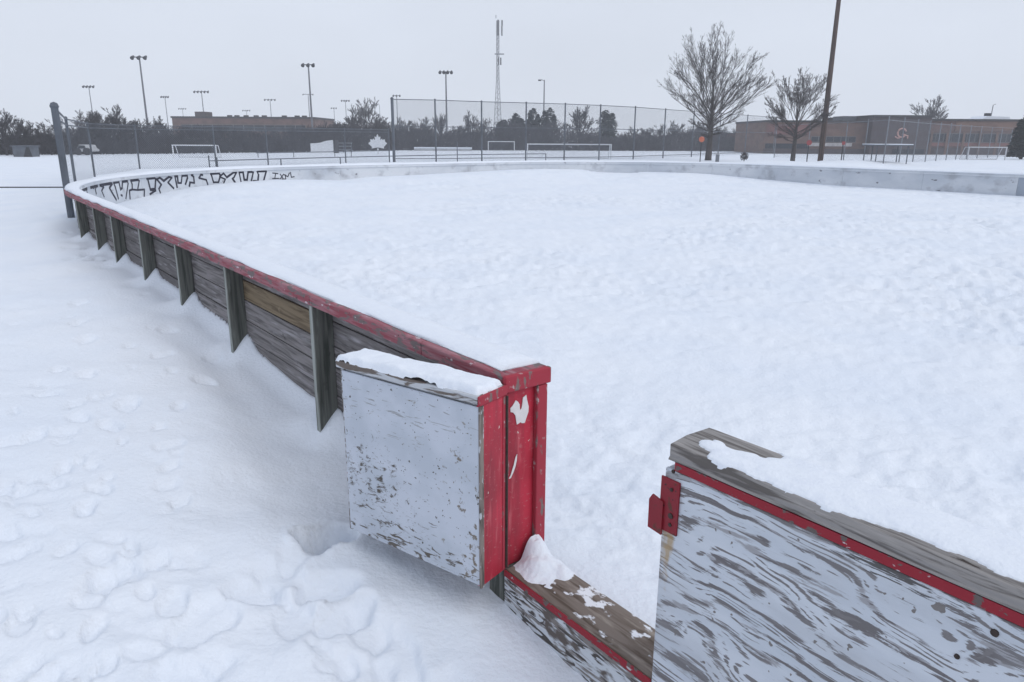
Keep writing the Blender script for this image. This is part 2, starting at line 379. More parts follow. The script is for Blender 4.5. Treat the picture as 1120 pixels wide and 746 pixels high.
# ------------------------------------------------------------------ snow ground
POSTS = [1.86, 3.47, 4.89, 6.36, 7.90, 9.15, 10.6]
EDGE_S = [0, 6, 11, 14, 16.8, 17.9, 19.1, 20.4, 22.2, 23.5, 24.4, 25.4, 27, 28, 30.4, 31.3, 32.8, 34.0, 34.6, 36, 36.4, 38.4, 39.3, 40.7, 42.1, 43.8, 46, 49, 60]
EDGE_Z = [.1, .15, .22, .28, .37, .41, .47, .51, .53, .48, .425, .51, .525, .55, .60, .62, .62, .595, .50, .47, .525, .515, .48, .40, .36, .32, .325, .32, .3]
foot = []       # footprints: x, y, radius, depth, stretch, angle
def fp(x, y, r, dep, z=.08, st=1.6, an=None):
    p = at_z(x, y, z); foot.append((p.x, p.y, r, dep, st, rnd.uniform(0, 3.1) if an is None else an))
for q in [(185,510,.06,.03),(180,526,.05,.02),(92,551,.07,.035),(123,612,.11,.05),(105,622,.08,.04),(193,707,.12,.055),(156,684,.07,.03),
          (185,637,.06,.035),(283,618,.11,.06),(213,653,.13,.045),(25,534,.05,.025),(29,588,.05,.025),(72,588,.05,.025),(62,526,.05,.02),
          (68,485,.05,.02),(12,486,.06,.03),(5,530,.06,.03),(3,572,.05,.025),(120,440,.05,.02),(40,715,.06,.03),(42,734,.04,.025),
          (195,596,.08,.02),(110,596,.05,.02),(354,561,.085,.14),(343,565,.055,.12),(358,606,.09,.06),(371,634,.08,.05),(340,664,.04,.02),(361,681,.05,.025),
          (400,640,.09,.03),(430,668,.1,.03),(392,700,.12,.035),(318,640,.08,.03),(300,600,.07,.03),(452,700,.12,.03),(322,585,.07,.03)]:
    fp(q[0], q[1], q[2]*(.8 if q[0] < 300 else 1), q[3]*(.75 if q[0] < 300 else 1))
for i in range(34):     # the trodden line along the outside of the boards
    fp(rnd.uniform(75,150), rnd.uniform(236,300), rnd.uniform(.05,.09), rnd.uniform(.02,.045), .1)
for i in range(70):
    fp(rnd.uniform(-10,200), rnd.uniform(300,740), rnd.uniform(.025,.05), rnd.uniform(.010,.022), .08)
for q in [(88,365),(96,385),(90,345),(235,395),(222,420),(185,372),(178,398),(92,420),(68,415),(120,470),(85,462),(140,450),(52,440),(40,480)]:
    fp(*q, rnd.uniform(.05,.07), .03)

def height(x, y):
    dx = x-A.x; dy = y-A.y
    dd = dx*UD.x+dy*UD.y; ac = dx*ND.x+dy*ND.y; o = -ac
    rr = np.where(ac < W_/2, R1, R2); hd = 40.; dc = END-hd
    qx = np.abs(dd-dc)-hd+rr; qy = np.abs(ac-W_/2)-W_/2+rr
    rr = np.where(dd < dc, 1., rr)
    sdi = -(np.minimum(np.maximum(qx,qy),0)+np.hypot(np.maximum(qx,0),np.maximum(qy,0))-rr)   # >0 inside
    dist = np.hypot(x, y)
    # inside
    gd = np.hypot(dd+.4, ac)
    zin = .005+.33*sst(.6, 13, gd)
    near = (sdi > -1.5) & (sdi < 7)
    ez = np.full(x.shape, .3)
    if near.any():
        qd = dd[near]; qa = ac[near]; out = np.empty(qd.shape)
        for k in range(0, len(qd), 20000):
            D = (qd[k:k+20000,None]-PA[None,:,0])**2+(qa[k:k+20000,None]-PA[None,:,1])**2
            out[k:k+20000] = np.interp(SA[D.argmin(1)], EDGE_S, EDGE_Z)
        ez[near] = out
    nearwall = np.exp(-(np.maximum(sdi-.18,0)/2.2)**2)*sst(2.0, 6, gd)
    zin = zin*(1-nearwall)+ez*nearwall
    fade = 1/(1+(dist/9)**1.2)
    zin = zin+.030*fbm(x*1.3,y*1.3,3,5)*sst(.3,1.2,sdi)+((.020*fbm(x*2.6,y*3.6,4,9,.6)-.045*np.maximum(fbm(x*4.2,y*8.5,3,31)-.08,0)-.030*np.abs(fbm(x*5.2,y*5.8,3,33))+.018*fbm(x*10,y*15,2,71))*(.75+1.1*sst(-.25,.4,fbm(x*.35,y*.35,2,55)))*(.55+.55*sst(1.5,6,gd)))*sst(.25,.6,sdi)
    # outside
    tip = np.interp(dd, [-6,-.8,-.4,0,1,1.88,3.52,4.92,6.4,7.9,11,14], [-.17,-.165,-.16,-.12,-.065,.0,.115,.225,.225,.205,.21,.2])
    pl = np.interp(dd, [0,1,2.2,2.8,3.4,4,5,6,8,11,14], [-.08,.02,.11,.15,.20,.28,.30,.32,.28,.25,.23])
    t = np.clip((o+.126)/.126, 0, 1)
    zo = pl+(tip-pl)*(t*(2-t))
    ridge = np.interp(dd, [-1,1.3,1.9,2.46,3.4,4.2,6], [.75,.62,.52,.40,.32,.36,.6])
    plat = np.interp(dd, [-2,0,1.2,2,3.5,5,8,14], [-.12,-.07,.03,.09,.15,.20,.19,.12])
    bl = sst(0, 1, (o-.06)/np.maximum(ridge*1.25,.1))
    zo = zo+(plat-zo)*bl
    zo = zo-.02*np.exp(-((o-.55*ridge)/(.32*ridge))**2)*sst(.7,1.6,dd)*(1-sst(4.5,6.5,dd))
    zo = zo-(.06)*sst(1.0,3.2,o)*(1-sst(9,13,dist))
    for p in POSTS:
        zo = zo+.085*np.exp(-((dd-p+.06)/.10)**2-((o+.09)/.10)**2)
        zo = zo+.07*np.exp(-((dd-p-.16)/.16)**2-((o+.06)/.15)**2)
        zo = zo-.035*np.exp(-((dd-p)/.16)**2-((o-.1)/.11)**2)
    zo = zo*(1-sst(14, 34, dist))
    soft = .06*fbm(x*.9+3,y*.9,3,2)+.022*fbm(x*3.1,y*3.1,3,3)
    ripple = .020*fbm(x*2.2+y*.8, y*10, 3, 44)*sst(1.0,1.8,o)
    clump = .075*fbm(x*1.9+7,y*1.9,3,13,.42)*np.exp(-((dd-.35)/.95)**2-((o-.75)/.6)**2)*1.6
    zo = zo+(soft*sst(.02,.5,o)+ripple-.05*np.maximum(fbm(x*2.4,y*9,3,91)-.10,0)*sst(1.0,1.6,o)*(1-sst(7,14,dist))-.06*np.maximum(fbm(x*3.5,y*5.5,3,97)-.22,0)*sst(.6,1.1,o)+clump*sst(.0,.25,o)+.006*fbm(x*13,y*13,2,8))*np.maximum(fade,.25)
    zo = zo+(.10*fbm(x*.25,y*.25,3,21)+.05)*sst(9,22,dist)*(1-sst(46,60,dist))
    zo = zo+.55*np.maximum(fbm(x*.16,y*.3,3,77)+.10,0)*sst(30,36,y)*(1-sst(52,60,y))*sst(10,18,x)
    # join under the boards
    nearside = (dd < END-R1) & (ac < 4)
    wgt = np.where(nearside, sst(.118, .20, sdi), sst(-.75, -.1, sdi))
    z = zo+(zin-zo)*wgt
    for (fx, fy, r, dep, st, an) in foot:
        c_, s_ = math.cos(an), math.sin(an)
        box = (np.abs(x-fx) < r*st*3.2) & (np.abs(y-fy) < r*st*3.2)
        if not box.any(): continue
        lx = (x[box]-fx); ly = (y[box]-fy)
        q = np.sqrt(((lx*c_+ly*s_)/(r*st))**2+((-lx*s_+ly*c_)/r)**2)+.7*fbm(x[box]*7,y[box]*7,2,int(fx*100) & 255)
        z[box] += (-dep*(1-sst(.70,1.10,q))+.10*dep*np.exp(-((q-1.35)/.3)**2))*(sdi[box] < -.03)
    return z

def snow_sheet():
    rs = [0.3]
    while rs[-1] < 1.5: rs.append(rs[-1]+.12)
    while rs[-1] < 34: rs.append(rs[-1]*1.0075)
    while rs[-1] < 335: rs.append(rs[-1]*1.03)
    th = list(np.arange(-46, 46.01, .17)); t = 46.
    th += list(np.arange(48, 314, 2.0))
    th = np.array([R(q) for q in th]); rs = np.array(rs)
    X = np.outer(rs, np.sin(th)); Yy = np.outer(rs, np.cos(th))
    Z = height(X.ravel(), Yy.ravel()).reshape(X.shape)
    nr, na = X.shape
    vs = np.stack([X.ravel(), Yy.ravel(), Z.ravel()], 1)
    vs = np.vstack([vs, [[0,0,float(Z[0].mean())]]])
    i = np.arange(nr-1)[:,None]; j = np.arange(na)[None,:]; j2 = (j+1) % na
    f = np.stack([i*na+j, (i+1)*na+j, (i+1)*na+j2, i*na+j2], -1).reshape(-1,4)[:, ::-1]
    faces = f.tolist()+[(nr*na, k, (k+1) % na)[::-1] for k in range(na)]
    me = bpy.data.meshes.new('snow_ground'); me.from_pydata(vs.tolist(), [], faces)
    me.polygons.foreach_set('use_smooth', [True]*len(me.polygons)); me.materials.append(snow); me.update()
    o = bpy.data.objects.new('snow_ground', me); col.objects.link(o)
    if me.polygons[len(me.polygons)//2].normal.z < 0: me.flip_normals()
    tag(o, kind='structure')
snow_sheet()

# ------------------------------------------------------------------ rink boards (left side, corner, far side)
rb = empty('rink_boards', A, RZ)
tag(rb, 'long weathered rink boards with faded red rail curving round to the white far side', 'rink boards')
mb = MB()                                            # grey planks behind the posts
zs = [-.35,-.2,-.055,.09,.235,.385,.545,.70,.805]
for k in range(len(zs)-1):
    for (s0, s1) in [(.03,1.86),(1.863,3.47),(3.474,4.89),(4.893,7.9),(7.903,10.6),(10.603,13.2)]:
        if k == 6 and s0 == 1.863: continue
        w_ = rnd.uniform(-.004,.004)
        sweep(mb, s0+.002, s1-.002, [(.126+w_, zs[k]+.004), (.126+w_, zs[k+1]-.004), (.158, zs[k+1]-.004), (.158, zs[k]+.004)], .5)
mb.build('plank_wall', planks_m, rb, bevel=.003)
mb = MB(); sweep(mb, 1.866, 3.468, [(.126,.549),(.126,.696),(.158,.696),(.158,.549)]); tag(mb.build('plank', tan_m, rb, bevel=.003), 'tan upper plank between two posts')
mb = MB()
s0 = .0
while s0 < S[-1]-2.5:
    if s0 > 47: break
    sweep(mb, max(s0,.03)+.003, s0+2.44-.003, [(.160,-.3),(.160,.80),(.190,.80),(.190,-.3)], .3); s0 += 2.44
mb.build('white_panelling', board_m, rb)
mb = MB(); sweep(mb, s0+.003, S[-1]-1, [(.160,-.3),(.160,.80),(.190,.80),(.190,-.3)], .5); tag(mb.build('panelling', grey_m, rb), 'blue grey panelling at the right end of the far side')
mb = MB(); s0 = .015
for s1 in [.62, 1.87, 3.48, 4.9, 6.4, 7.9, 9.4, 10.9, 12.2]:
    j = rnd.uniform(-.002,.002)
    sweep(mb, s0, s1-.005, [(j,.808),(j,.868),(.012+j,.873),(.222,.873),(.222,.808)], .35); s0 = s1
tag(mb.build('cap_rail', rail_red, rb, bevel=.004), 'faded red cap rail')
mb = MB(); sweep(mb, 12.2, S[-1]-.3, [(0,.808),(0,.873),(.222,.873),(.222,.808)], .35)
tag(mb.build('cap_rail', board_m, rb), 'white cap rail of the corner and far side')
for p in POSTS:
    mb = MB(); mb.box(p-.02, p+.02, -.124, -.006, -.6, .806)
    po = mb.build('post', post_m, rb, bevel=.004)
    mb = MB(); mb.box(p-.021, p+.021, -.005, .001, -.6, .806); mb.build('post_edge', postedge_m, po)
# end of the boards at the gate: red boxed post
mb = MB(); mb.box(.02,.16,-.172,-.006,.035,.80)
ep = mb.build('end_post', red_m, rb, bevel=.004); tag(ep, 'bright red boxed end post at the gate opening')
MB().box(-.006,.0195,-.212,-.160,.04,.805).build('corner_strip', redworn_m, ep, bevel=.005)
MB().box(.002,.0195,-.0265,-.002,.04,.80).build('edge_strip', redworn_m, ep, bevel=.004)
mb = MB(); mb.box(-.012,.012,-.225,.004,.808,.875); mb.build('cap_end', redworn_m, rb, bevel=.006)
pk = [(0.42,.0),(.50,.02),(.60,.05),(.66,.0),(.80,-.02),(.86,.12),(.97,.36),(.98,.55),(.90,.80),(.86,1.0),(.70,.93),(.68,.75),(.64,.55),(.56,.50),(.54,.72),(.46,.83),(.36,.90),(.26,.78),(.20,.72),(.10,.66),(.12,.52),(.24,.48),(.34,.36),(.38,.18)]
pk = [(-.030-.105*x, .655+.115*(z)) for x, z in pk]
m2 = MB(); n = len(pk)
m2.add([(.0185,y,z) for y,z in pk]+[(.0165,y,z) for y,z in pk], [tuple(range(n)), tuple(range(2*n-1,n-1,-1))]+[(i,i+n,(i+1)%n+n,(i+1)%n) for i in range(n)])
m2.build('peeled_paint_patch', peel_m, ep)
pk = [(0,0),(.25,.12),(.4,.3),(.62,.55),(.8,.85),(1,.98),(.95,.7),(.8,.45),(.6,.25),(.3,.02)]
pk = [(-.032-.045*x, .43+.10*z) for x, z in pk]; m2 = MB(); n = len(pk)
m2.add([(.0185,y,z) for y,z in pk]+[(.0165,y,z) for y,z in pk], [tuple(range(n)), tuple(range(2*n-1,n-1,-1))]+[(i,i+n,(i+1)%n+n,(i+1)%n) for i in range(n)])
m2.build('peeled_paint_patch', peel_m, ep)
MB().box(.008,.115,-.105,-.008,-.6,.032).build('stub_post', post_m, rb, bevel=.004)
# graffiti lettering on the curved corner: outlines in (s along the boards, height)
DENSE = []
for q in np.arange(11.2, 30, .02):
    lx, ly, _ = on_path(q, .190, 0); DENSE.append((q, A+UD*lx-ND*ly))
def hit(x, y):
    best = None; dy = (373-y)/F
    for q, P in DENSE:
        v0 = P-EYE; z = (dy*v0.dot(FW)-v0.dot(UP))/(UP.z-dy*FW.z)
        v = v0+Vector((0,0,z)); px = 560+F*v.dot(RT)/v.dot(FW)
        if best is None or abs(px-x) < best[0]: best = (abs(px-x), q, z)
    return best[1], best[2]
LET = [
 (70,175,8.615,[[(95,235),(150,262),(165,240)],[(150,262),(205,240),(215,290)],[(175,245),(210,235)]]),
 (70,175,8.615,[[(240,210),(300,190),(310,215),(285,225),(300,300)],[(245,215),(270,225),(275,250)]]),
 (70,175,8.615,[[(330,190),(370,240),(350,275),(375,330)],[(330,190),(380,185),(400,210),(430,180),(450,210),(425,250),(490,360)]]),
 (70,175,8.615,[[(460,175),(480,240),(510,350)],[(460,175),(510,170),(530,265),(545,250),(545,165),(590,165),(600,210),(580,350)],[(536,318),(548,322)]]),
 (70,175,8.615,[[(625,160),(695,155),(705,185),(690,270),(755,265),(755,330)],[(625,160),(640,215),(640,265),(615,275),(620,350)],[(635,265),(690,270)]]),
 (70,175,8.615,[[(775,145),(850,140),(860,165),(855,260),(810,265),(785,160)],[(810,270),(860,275),(810,310)]]),
 (70,175,8.615,[[(870,170),(900,140),(940,185),(985,130),(1015,155),(980,200),(1030,255)],[(870,170),(915,220),(890,260),(905,295)]]),
 (190,170,7.467,[[(5,145),(25,145),(35,215),(60,215),(65,145),(105,140),(110,175),(95,225)],[(5,150),(15,200),(25,250)]]),
 (190,170,7.467,[[(145,130),(160,165),(165,215),(130,210),(125,240)],[(140,140),(155,140)]]),
 (190,170,7.467,[[(220,130),(205,175),(265,190),(275,228)],[(220,130),(235,150)]]),
 (190,170,7.467,[[(300,130),(370,125),(380,155),(365,210),(325,210),(305,135)]]),
 (190,170,7.467,[[(375,160),(405,130),(430,170),(480,115),(510,130),(490,170),(480,180),(500,210)],[(375,165),(420,185),(405,220)]]),
 (190,170,7.467,[[(535,130),(550,215)],[(535,130),(565,120),(575,190),(600,190),(605,125),(635,115),(650,130),(630,205)]]),
 (190,170,7.467,[[(680,110),(690,150),(685,200),(650,200)],[(735,110),(755,110),(735,200)],[(690,115),(735,110)]]),
 (190,170,7.467,[[(805,135),(850,140)],[(830,140),(825,180)],[(805,180),(855,180)],[(870,145),(895,185)],[(895,145),(865,185)],[(910,150),(915,195)],[(900,150),(930,165),(945,135)],[(950,130),(960,170),(985,165)],[(880,185),(910,185)]]),
]
for li, (x0, y0, k, strokes) in enumerate(LET):
    mb = MB()
    for st in strokes:
        pts = [(q_, min(z_-.03, .772)) for q_, z_ in (hit(x0+x/k, y0+y/k) for x, y in st)]
        for (sa, za), (sb, zb) in zip(pts, pts[1:]):
            ln = math.hypot(sb-sa, zb-za)
            if ln < .01: continue
            hw = rnd.uniform(.021,.030) if li < 14 else .015
            ns, nz_ = -(zb-za)/ln*hw, (sb-sa)/ln*hw
            ea, eb = (sa-sb)/ln*hw*.7, (za-zb)/ln*hw*.7
            n = max(2, int(ln/.15)+2); vs = []
            for i in range(n):
                t = i/(n-1); s_ = sa+ea+(sb-sa-2*ea)*t; z_ = za+eb+(zb-za-2*eb)*t
                for (q, off) in ((1,.1915),(1,.194),(-1,.194),(-1,.1915)): vs.append(on_path(s_+ns*q, off+.0004*(li % 3), min(z_+nz_*q, .799)))
            fs = [(i*4+j, i*4+(j+1) % 4, i*4+4+(j+1) % 4, i*4+4+j) for i in range(n-1) for j in range(4)]+[(3,2,1,0),(4*n-4,4*n-3,4*n-2,4*n-1)]
            mb.add(vs, fs)
    o = mb.build('graffiti_letter' if li < 14 else 'graffiti_tag', graf_m, rb)

# snow along the rail
def n1(s, k): return float(vn(np.array([s*1.0]), np.array([k*3.7]), 4)[0])
mb = MB()
prof = [(.012,.874),(.02,.89),(.05,.902),(.10,.908),(.17,.903),(.212,.889),(.2265,.868)]
def jig(s, j):
    g = .55+.45*min(1, max(0, (s-1)/8)); lift = -.014*(1-min(1, max(0,(s-.5)/7)))*(1 if j not in (0,6) else 0)
    if j == 6: return (0, 0)
    if j == 5: return (.004, -.006+.006*n1(s*3,2))
    if j == 0: return (n1(s*5,j)*.024+(.012 if j == 0 and s < 9 else 0)+(.01 if j==0 else 0), 0)
    return (n1(s*5,j)*.022+(.012 if j == 1 and s < 9 else 0), (n1(s*1.7,1)*.022+n1(s*6,j)*.008)*(g if s < 12 else 1.)+(.02 if s > 11 and j not in (0,6) else 0)-.004+lift)
sweep(mb, .06, S[-1]-.5, prof, .12, jig)
o = mb.build('snow_ridge', snowf, None, smooth=True); o.location = A; o.rotation_euler = (0,0,RZ)
tag(o, 'narrow ridge of snow lying along the top of the curving rink boards', 'snow', kind='stuff')

# ------------------------------------------------------------------ right board section and the gate sill
rs = empty('board_section', A, RZ)
tag(rs, 'peeling white plywood board section with red stripe right of the gate opening', 'rink boards')
mb = MB(); mb.box(-9, -.800, -.014, .0, -.55, .803); mb.build('plywood_panel', ply_m, rs, bevel=.003)
mb = MB(); mb.box(-9, -.803, -.19, -.016, -.55, .803); mb.build('core', board_m, rs)
x = -.835; mb = MB(); mb.box(-9, -.835, -.02, .0025, .806, .832); tag(mb.build('trim_stripe', stripe_m, rs), 'chipped red stripe under the cap')
mb = MB()
prof = [(.004,.835),(-.003,.843),(-.003,.852),(-.016,.874),(-.09,.884),(-.195,.882),(-.215,.872),(-.218,.838)]
n = len(prof); cuts = [-.797,-.802,-.81]+list(np.arange(-.9,-9.05,-.15))
vs = []
for i, xx in enumerate(cuts):
    for j, (yy, zz) in enumerate(prof):
        k = (.93, .975, 1)[min(i, 2)]
        vs.append((xx-(.012 if j < 3 else 0)*(i < 2), yy if i > 0 else yy*.99-.001, .858+(zz-.858)*k+.002*n1(xx*5,j)))
fs = [(i*n+j, (i+1)*n+j, (i+1)*n+(j+1) % n, i*n+(j+1) % n) for i in range(len(cuts)-1) for j in range(n)]
fs += [tuple(range(n)), tuple((len(cuts)-1)*n+j for j in range(n))[::-1]]
mb.add(vs, fs); tag(mb.build('cap_rail', cap_m, rs, bevel=.003), 'bare weathered grey cap rail')
mb = MB(); mb.box(-.862,-.792,.001,.008,.60,.775); kp = mb.build('strike_plate', latch_m, rs, bevel=.002)
mb = MB(); mb.prism([(-.81,.585),(-.757,.59),(-.756,.685),(-.768,.705),(-.81,.695)], .009, .015); mb.build('strike_tab', latch_m, kp)
for (bx, bz, r) in [(-.835,.745,.006),(-.838,.66,.009),(-.838,.63,.006)]:
    MB().tube([(bx,.007,bz),(bx,.0115,bz)], r, 8).build('bolt', iron_m, kp)
for (bx, bz, r) in [(-1.69,.765,.0085),(-1.632,.67,.006),(-.83,.80,.006),(-1.25,.25,.008)]:
    MB().tube([(bx,-.002,bz),(bx,.003,bz)], r, 10).build('bolt', iron_m, rs)
# snow on the right cap: ragged start, thick towards the inner edge
def snow_patch(x0, x1, y0, y1, z, th, edge, parent=None, nx=60, ny=14, seed=1, mat=snowf):
    xs = np.linspace(x0, x1, nx); ys = np.linspace(y0, y1, ny); mb = MB(); vs = []
    T = np.zeros((nx, ny))
    for i, xx in enumerate(xs):
        for j, yy in enumerate(ys):
            T[i,j] = edge(xx, yy)
    for top in (1, 0):
        for i, xx in enumerate(xs):
            for j, yy in enumerate(ys):
                b = max(0., min(1., T[i,j])); b = b**.5
                hgt = th*b*(1+.5*float(fbm(np.array([xx*9.]),np.array([yy*9.+seed]),3,seed)[0]))
                zz = z(xx,yy) if callable(z) else z
                vs.append((xx, yy, zz+(hgt if top else -.012)-(0.006 if T[i,j] <= 0 else 0)))
    m_ = nx*ny; fs = []
    for i in range(nx-1):
        for j in range(ny-1):
            q = [i*ny+j, (i+1)*ny+j, (i+1)*ny+j+1, i*ny+j+1]
            if max(T[i,j],T[i+1,j],T[i+1,j+1],T[i,j+1]) > 0:
                fs.append(tuple(q)); fs.append(tuple(m_+k for k in q[::-1]))
    mb.add(vs, fs); return mb
def ed(xx, yy):
    v = float(fbm(np.array([xx*9.]),np.array([yy*14.]),3,3)[0])
    front = -.024-.016*math.exp(-((xx+1.55)/.12)**2)-.012*math.sin(xx*7)
    a_ = (front-yy)/.03+v*1.1
    b_ = (-.955-.9*max(0,-.10-yy)-xx)/.06+v*2.4
    p1 = 1.1-((xx+.885-.3*(yy+.08))/.05)**2-((yy+.075)/.022)**2+v*2.2
    return max(min(a_, b_, (yy+.222)/.012), .5*p1)
capz = lambda xx, yy: float(np.interp(yy, [-.218,-.215,-.195,-.09,-.016,-.003], [.86,.872,.8815,.8835,.8735,.852]))-.0005
mb = snow_patch(-2.3, -.82, -.216, -.005, capz, .010, ed, nx=300, ny=48, seed=3)
mb2 = snow_patch(-7, -2.295, -.216, -.005, capz, .010, ed, nx=120, ny=24, seed=3); mb.add(mb2.v, mb2.f)
o = mb.build('snow_patch', snowf, None, smooth=True); o.location = A; o.rotation_euler = (0,0,RZ)
tag(o, 'thin layer of snow on the cap of the right board section', 'snow', kind='stuff')

gs = empty('gate_sill', A, RZ)
tag(gs, 'low bare wood sill with a red edge across the gate opening', 'gate sill')
MB().box(-.797,-.002,-.014,0,-.5,.012).build('kick_board', kick_m, gs, bevel=.003)
mb = MB(); mb.box(-.797,-.002,-.20,-.016,-.5,.0035); mb.build('core', post_m, gs)
mb = MB(); mb.box(-.797,-.002,-.208,-.005,.006,.044); mb.build('sill_board', sill_m, gs, bevel=.007)
mb = MB(); mb.box(-.797,-.003,-.004,.004,.0145,.0425); mb.build('trim_stripe', stripe_m, gs, bevel=.003)
# snow heaped in the corner of the sill
def edc(xx, yy):
    g1 = .105*math.exp(-((((xx+.012)/.072)**2+((yy+.152)/.056)**2)**1.7))
    g2 = .060*math.exp(-((((xx+.075)/.085)**2+((yy+.125)/.078)**2)**1.5))
    g3 = .030*math.exp(-((((xx+.15)/.065)**2+((yy+.165)/.04)**2)**1.4))
    return (g1**3+g2**3+g3**3)**(1/3)+.012*float(fbm(np.array([xx*17.]),np.array([yy*17.]),3,8)[0])-.008
mb = MB(); nx, ny = 70, 50; vs = []
for top in (1,0):
    for i in range(nx):
        for j in range(ny):
            xx = -.003-.25*i/(nx-1); yy = -.02-.195*j/(ny-1); q = edc(xx,yy)
            vs.append((xx, yy, .0445+(max(q,-.004)*(1+.10*float(fbm(np.array([xx*40.]),np.array([yy*40.]),2,5)[0])) if top else -.006)))
fs = []
for i in range(nx-1):
    for j in range(ny-1):
        q = [i*ny+j,(i+1)*ny+j,(i+1)*ny+j+1,i*ny+j+1]
        if edc(-.003-.25*i/(nx-1), -.02-.195*j/(ny-1)) > -.006:
            fs.append(tuple(q[::-1])); fs.append(tuple(nx*ny+k for k in q))
mb.add(vs, fs); o = mb.build('snow_heap', snowf, None, smooth=True); o.location = A; o.rotation_euler = (0,0,RZ)
tag(o, 'small heap of snow in the corner of the gate sill against the red post', 'snow')

# ------------------------------------------------------------------ gate, swung open
C = Vector((-.115, 2.499, 0)); GE = Vector((-.611, .442, 0)).normalized(); GW, GT = .754, .158
GZ = math.atan2(GE.y, GE.x)                     # local x to the free edge, local -y into the gate thickness
gt = empty('rink_gate', C, GZ)
tag(gt, 'boxy white rink gate with red edges swung open against the boards', 'gate')
MB().box(.008,GW-.008,-.012,.0,.055,.800).build('white_panel', gate_m, gt, bevel=.003)
MB().box(.0,.020,-GT+.004,-.002,.05,.805).build('hinge_side', red_m, gt, bevel=.004)
MB().box(GW-.02,GW,-GT+.004,-.002,.05,.805).build('latch_side', gatecap_m, gt, bevel=.004)
MB().box(.022,GW-.022,-GT,-.014,.056,.803).build('core', board_m, gt)
mb = MB(); mb.box(-.003,.0065,-.020,.003,.045,.806); mb.build('corner_strip', edge_m, gt, bevel=.003)
cp_ = MB().box(.004,GW+.012,-GT,.012,.812,.845).build('cap', gatecap_m, gt, bevel=.005)
MB().box(-.010,.003,-GT,.012,.809,.846).build('cap_end', redworn_m, cp_, bevel=.004)
MB().tube([(-.004,-GT-.003,.06),(-.004,-GT-.003,.80)], .0055, 8).build('hinge', iron_m, gt)
MB().box(-.0025,.0,-GT+.006,-GT+.020,.055,.802).build('hinge_strip', redworn_m, gt)
m_ = MB(); m_.box(GW+.001,GW+.010,-.10,-.02,.60,.76); lt = m_.build('latch_plate', rust_m, gt, bevel=.002)
MB().box(GW+.001,GW+.03,-.075,-.05,.50,.525).build('latch_bar', iron_m, gt, bevel=.003)
def edg(xx, yy):
    v = float(fbm(np.array([xx*10.]),np.array([yy*12.]),4,6)[0])
    f_ = (.008-yy)/.012+v*1.1+.3-1.3*math.exp(-((xx-.06)/.07)**2)
    return min(f_, (xx-.012)/.02+v*1.2, (GW+.006-xx)/.02+v, (yy+GT-.004)/.02+v*.6)
mb = snow_patch(0, GW+.012, -GT, .012, .8455, .027, edg, nx=110, ny=34, seed=6)
o = mb.build('snow_slab', snowf, None, smooth=True); o.location = C; o.rotation_euler = (0,0,GZ)
tag(o, 'ragged slab of snow on top of the open white gate', 'snow')

# ------------------------------------------------------------------ fences
def chain_link(mb, P, Q, z0, z1, sp, th):
    """diagonal wires between two posts"""
    P = Vector(P); Q = Vector(Q); Lh = (Q-P).length; hh = z1-z0; u = (Q-P)/Lh
    for sgn in (1, -1):
        k = -hh
        while k < Lh:
            a0, a1 = max(k,0), min(k+hh, Lh)
            if a1 > a0:
                t0, t1 = (a0-k), (a1-k)
                if sgn == 1: b0, b1 = z0+t0, z0+t1
                else: b0, b1 = z1-t0, z1-t1
                p = P+u*a0; q = P+u*a1
                mb.add([(p.x,p.y,b0-th),(q.x,q.y,b1-th),(q.x,q.y,b1+th),(p.x,p.y,b0+th)], [(0,1,2,3)])
            k += sp
def fence(name, label, pts, h, rails, pr, rr, mesh_sp, mat, first_r=None, cat='fence', z0=.05, th=.0065, hs=None):
    org = Vector((pts[0][0], pts[0][1], 0))
    root = empty(name, org); tag(root, label, cat)
    P = [Vector((p[0], p[1], 0))-org for p in pts]; H_ = hs or [h]*len(P)
    for i, p in enumerate(P):
        r = first_r if (first_r and i == 0) else pr
        mb = MB(); mb.tube([p+Vector((0,0,-.5)), p+Vector((0,0,H_[i]+.02))], r, 8)
        mb.ball(p+Vector((0,0,H_[i]+.03)), r*1.25, 8, 4); mb.build('post', mat, root)
    for z in rails:
        mb = MB(); mb.tube([p+Vector((0,0,z if z < h else H_[i])) for i, p in enumerate(P)], rr, 6); mb.build('rail', mat, root)
    if mesh_sp:
        mb = MB()
        for i in range(len(P)-1): chain_link(mb, P[i], P[i+1], z0, min(H_[i],H_[i+1]), mesh_sp, th)
        mb.build('chain_link', galvd_m, root)
    return root
# tall outfield fence
fa = []
for px, top in [(431,112),(477,112.8),(527,114.5),(575,115.7),(617,116.8),(655,118.2),(692.5,120),(725,122.2),(756,124.3),(785,126.2),(814,128.2),(845,130.2)]:
    hor = 150+(px-560)*.0061; Z = 2.45*F/(hor-top); fa.append(at_Y(px, 172, Z))
fence('tall_fence', 'tall grey chain link fence with thick blue-grey end post beyond the far boards', fa, 4.2, (4.2, 2.42, .25), .055, .028, .11, galvd_m, .10)
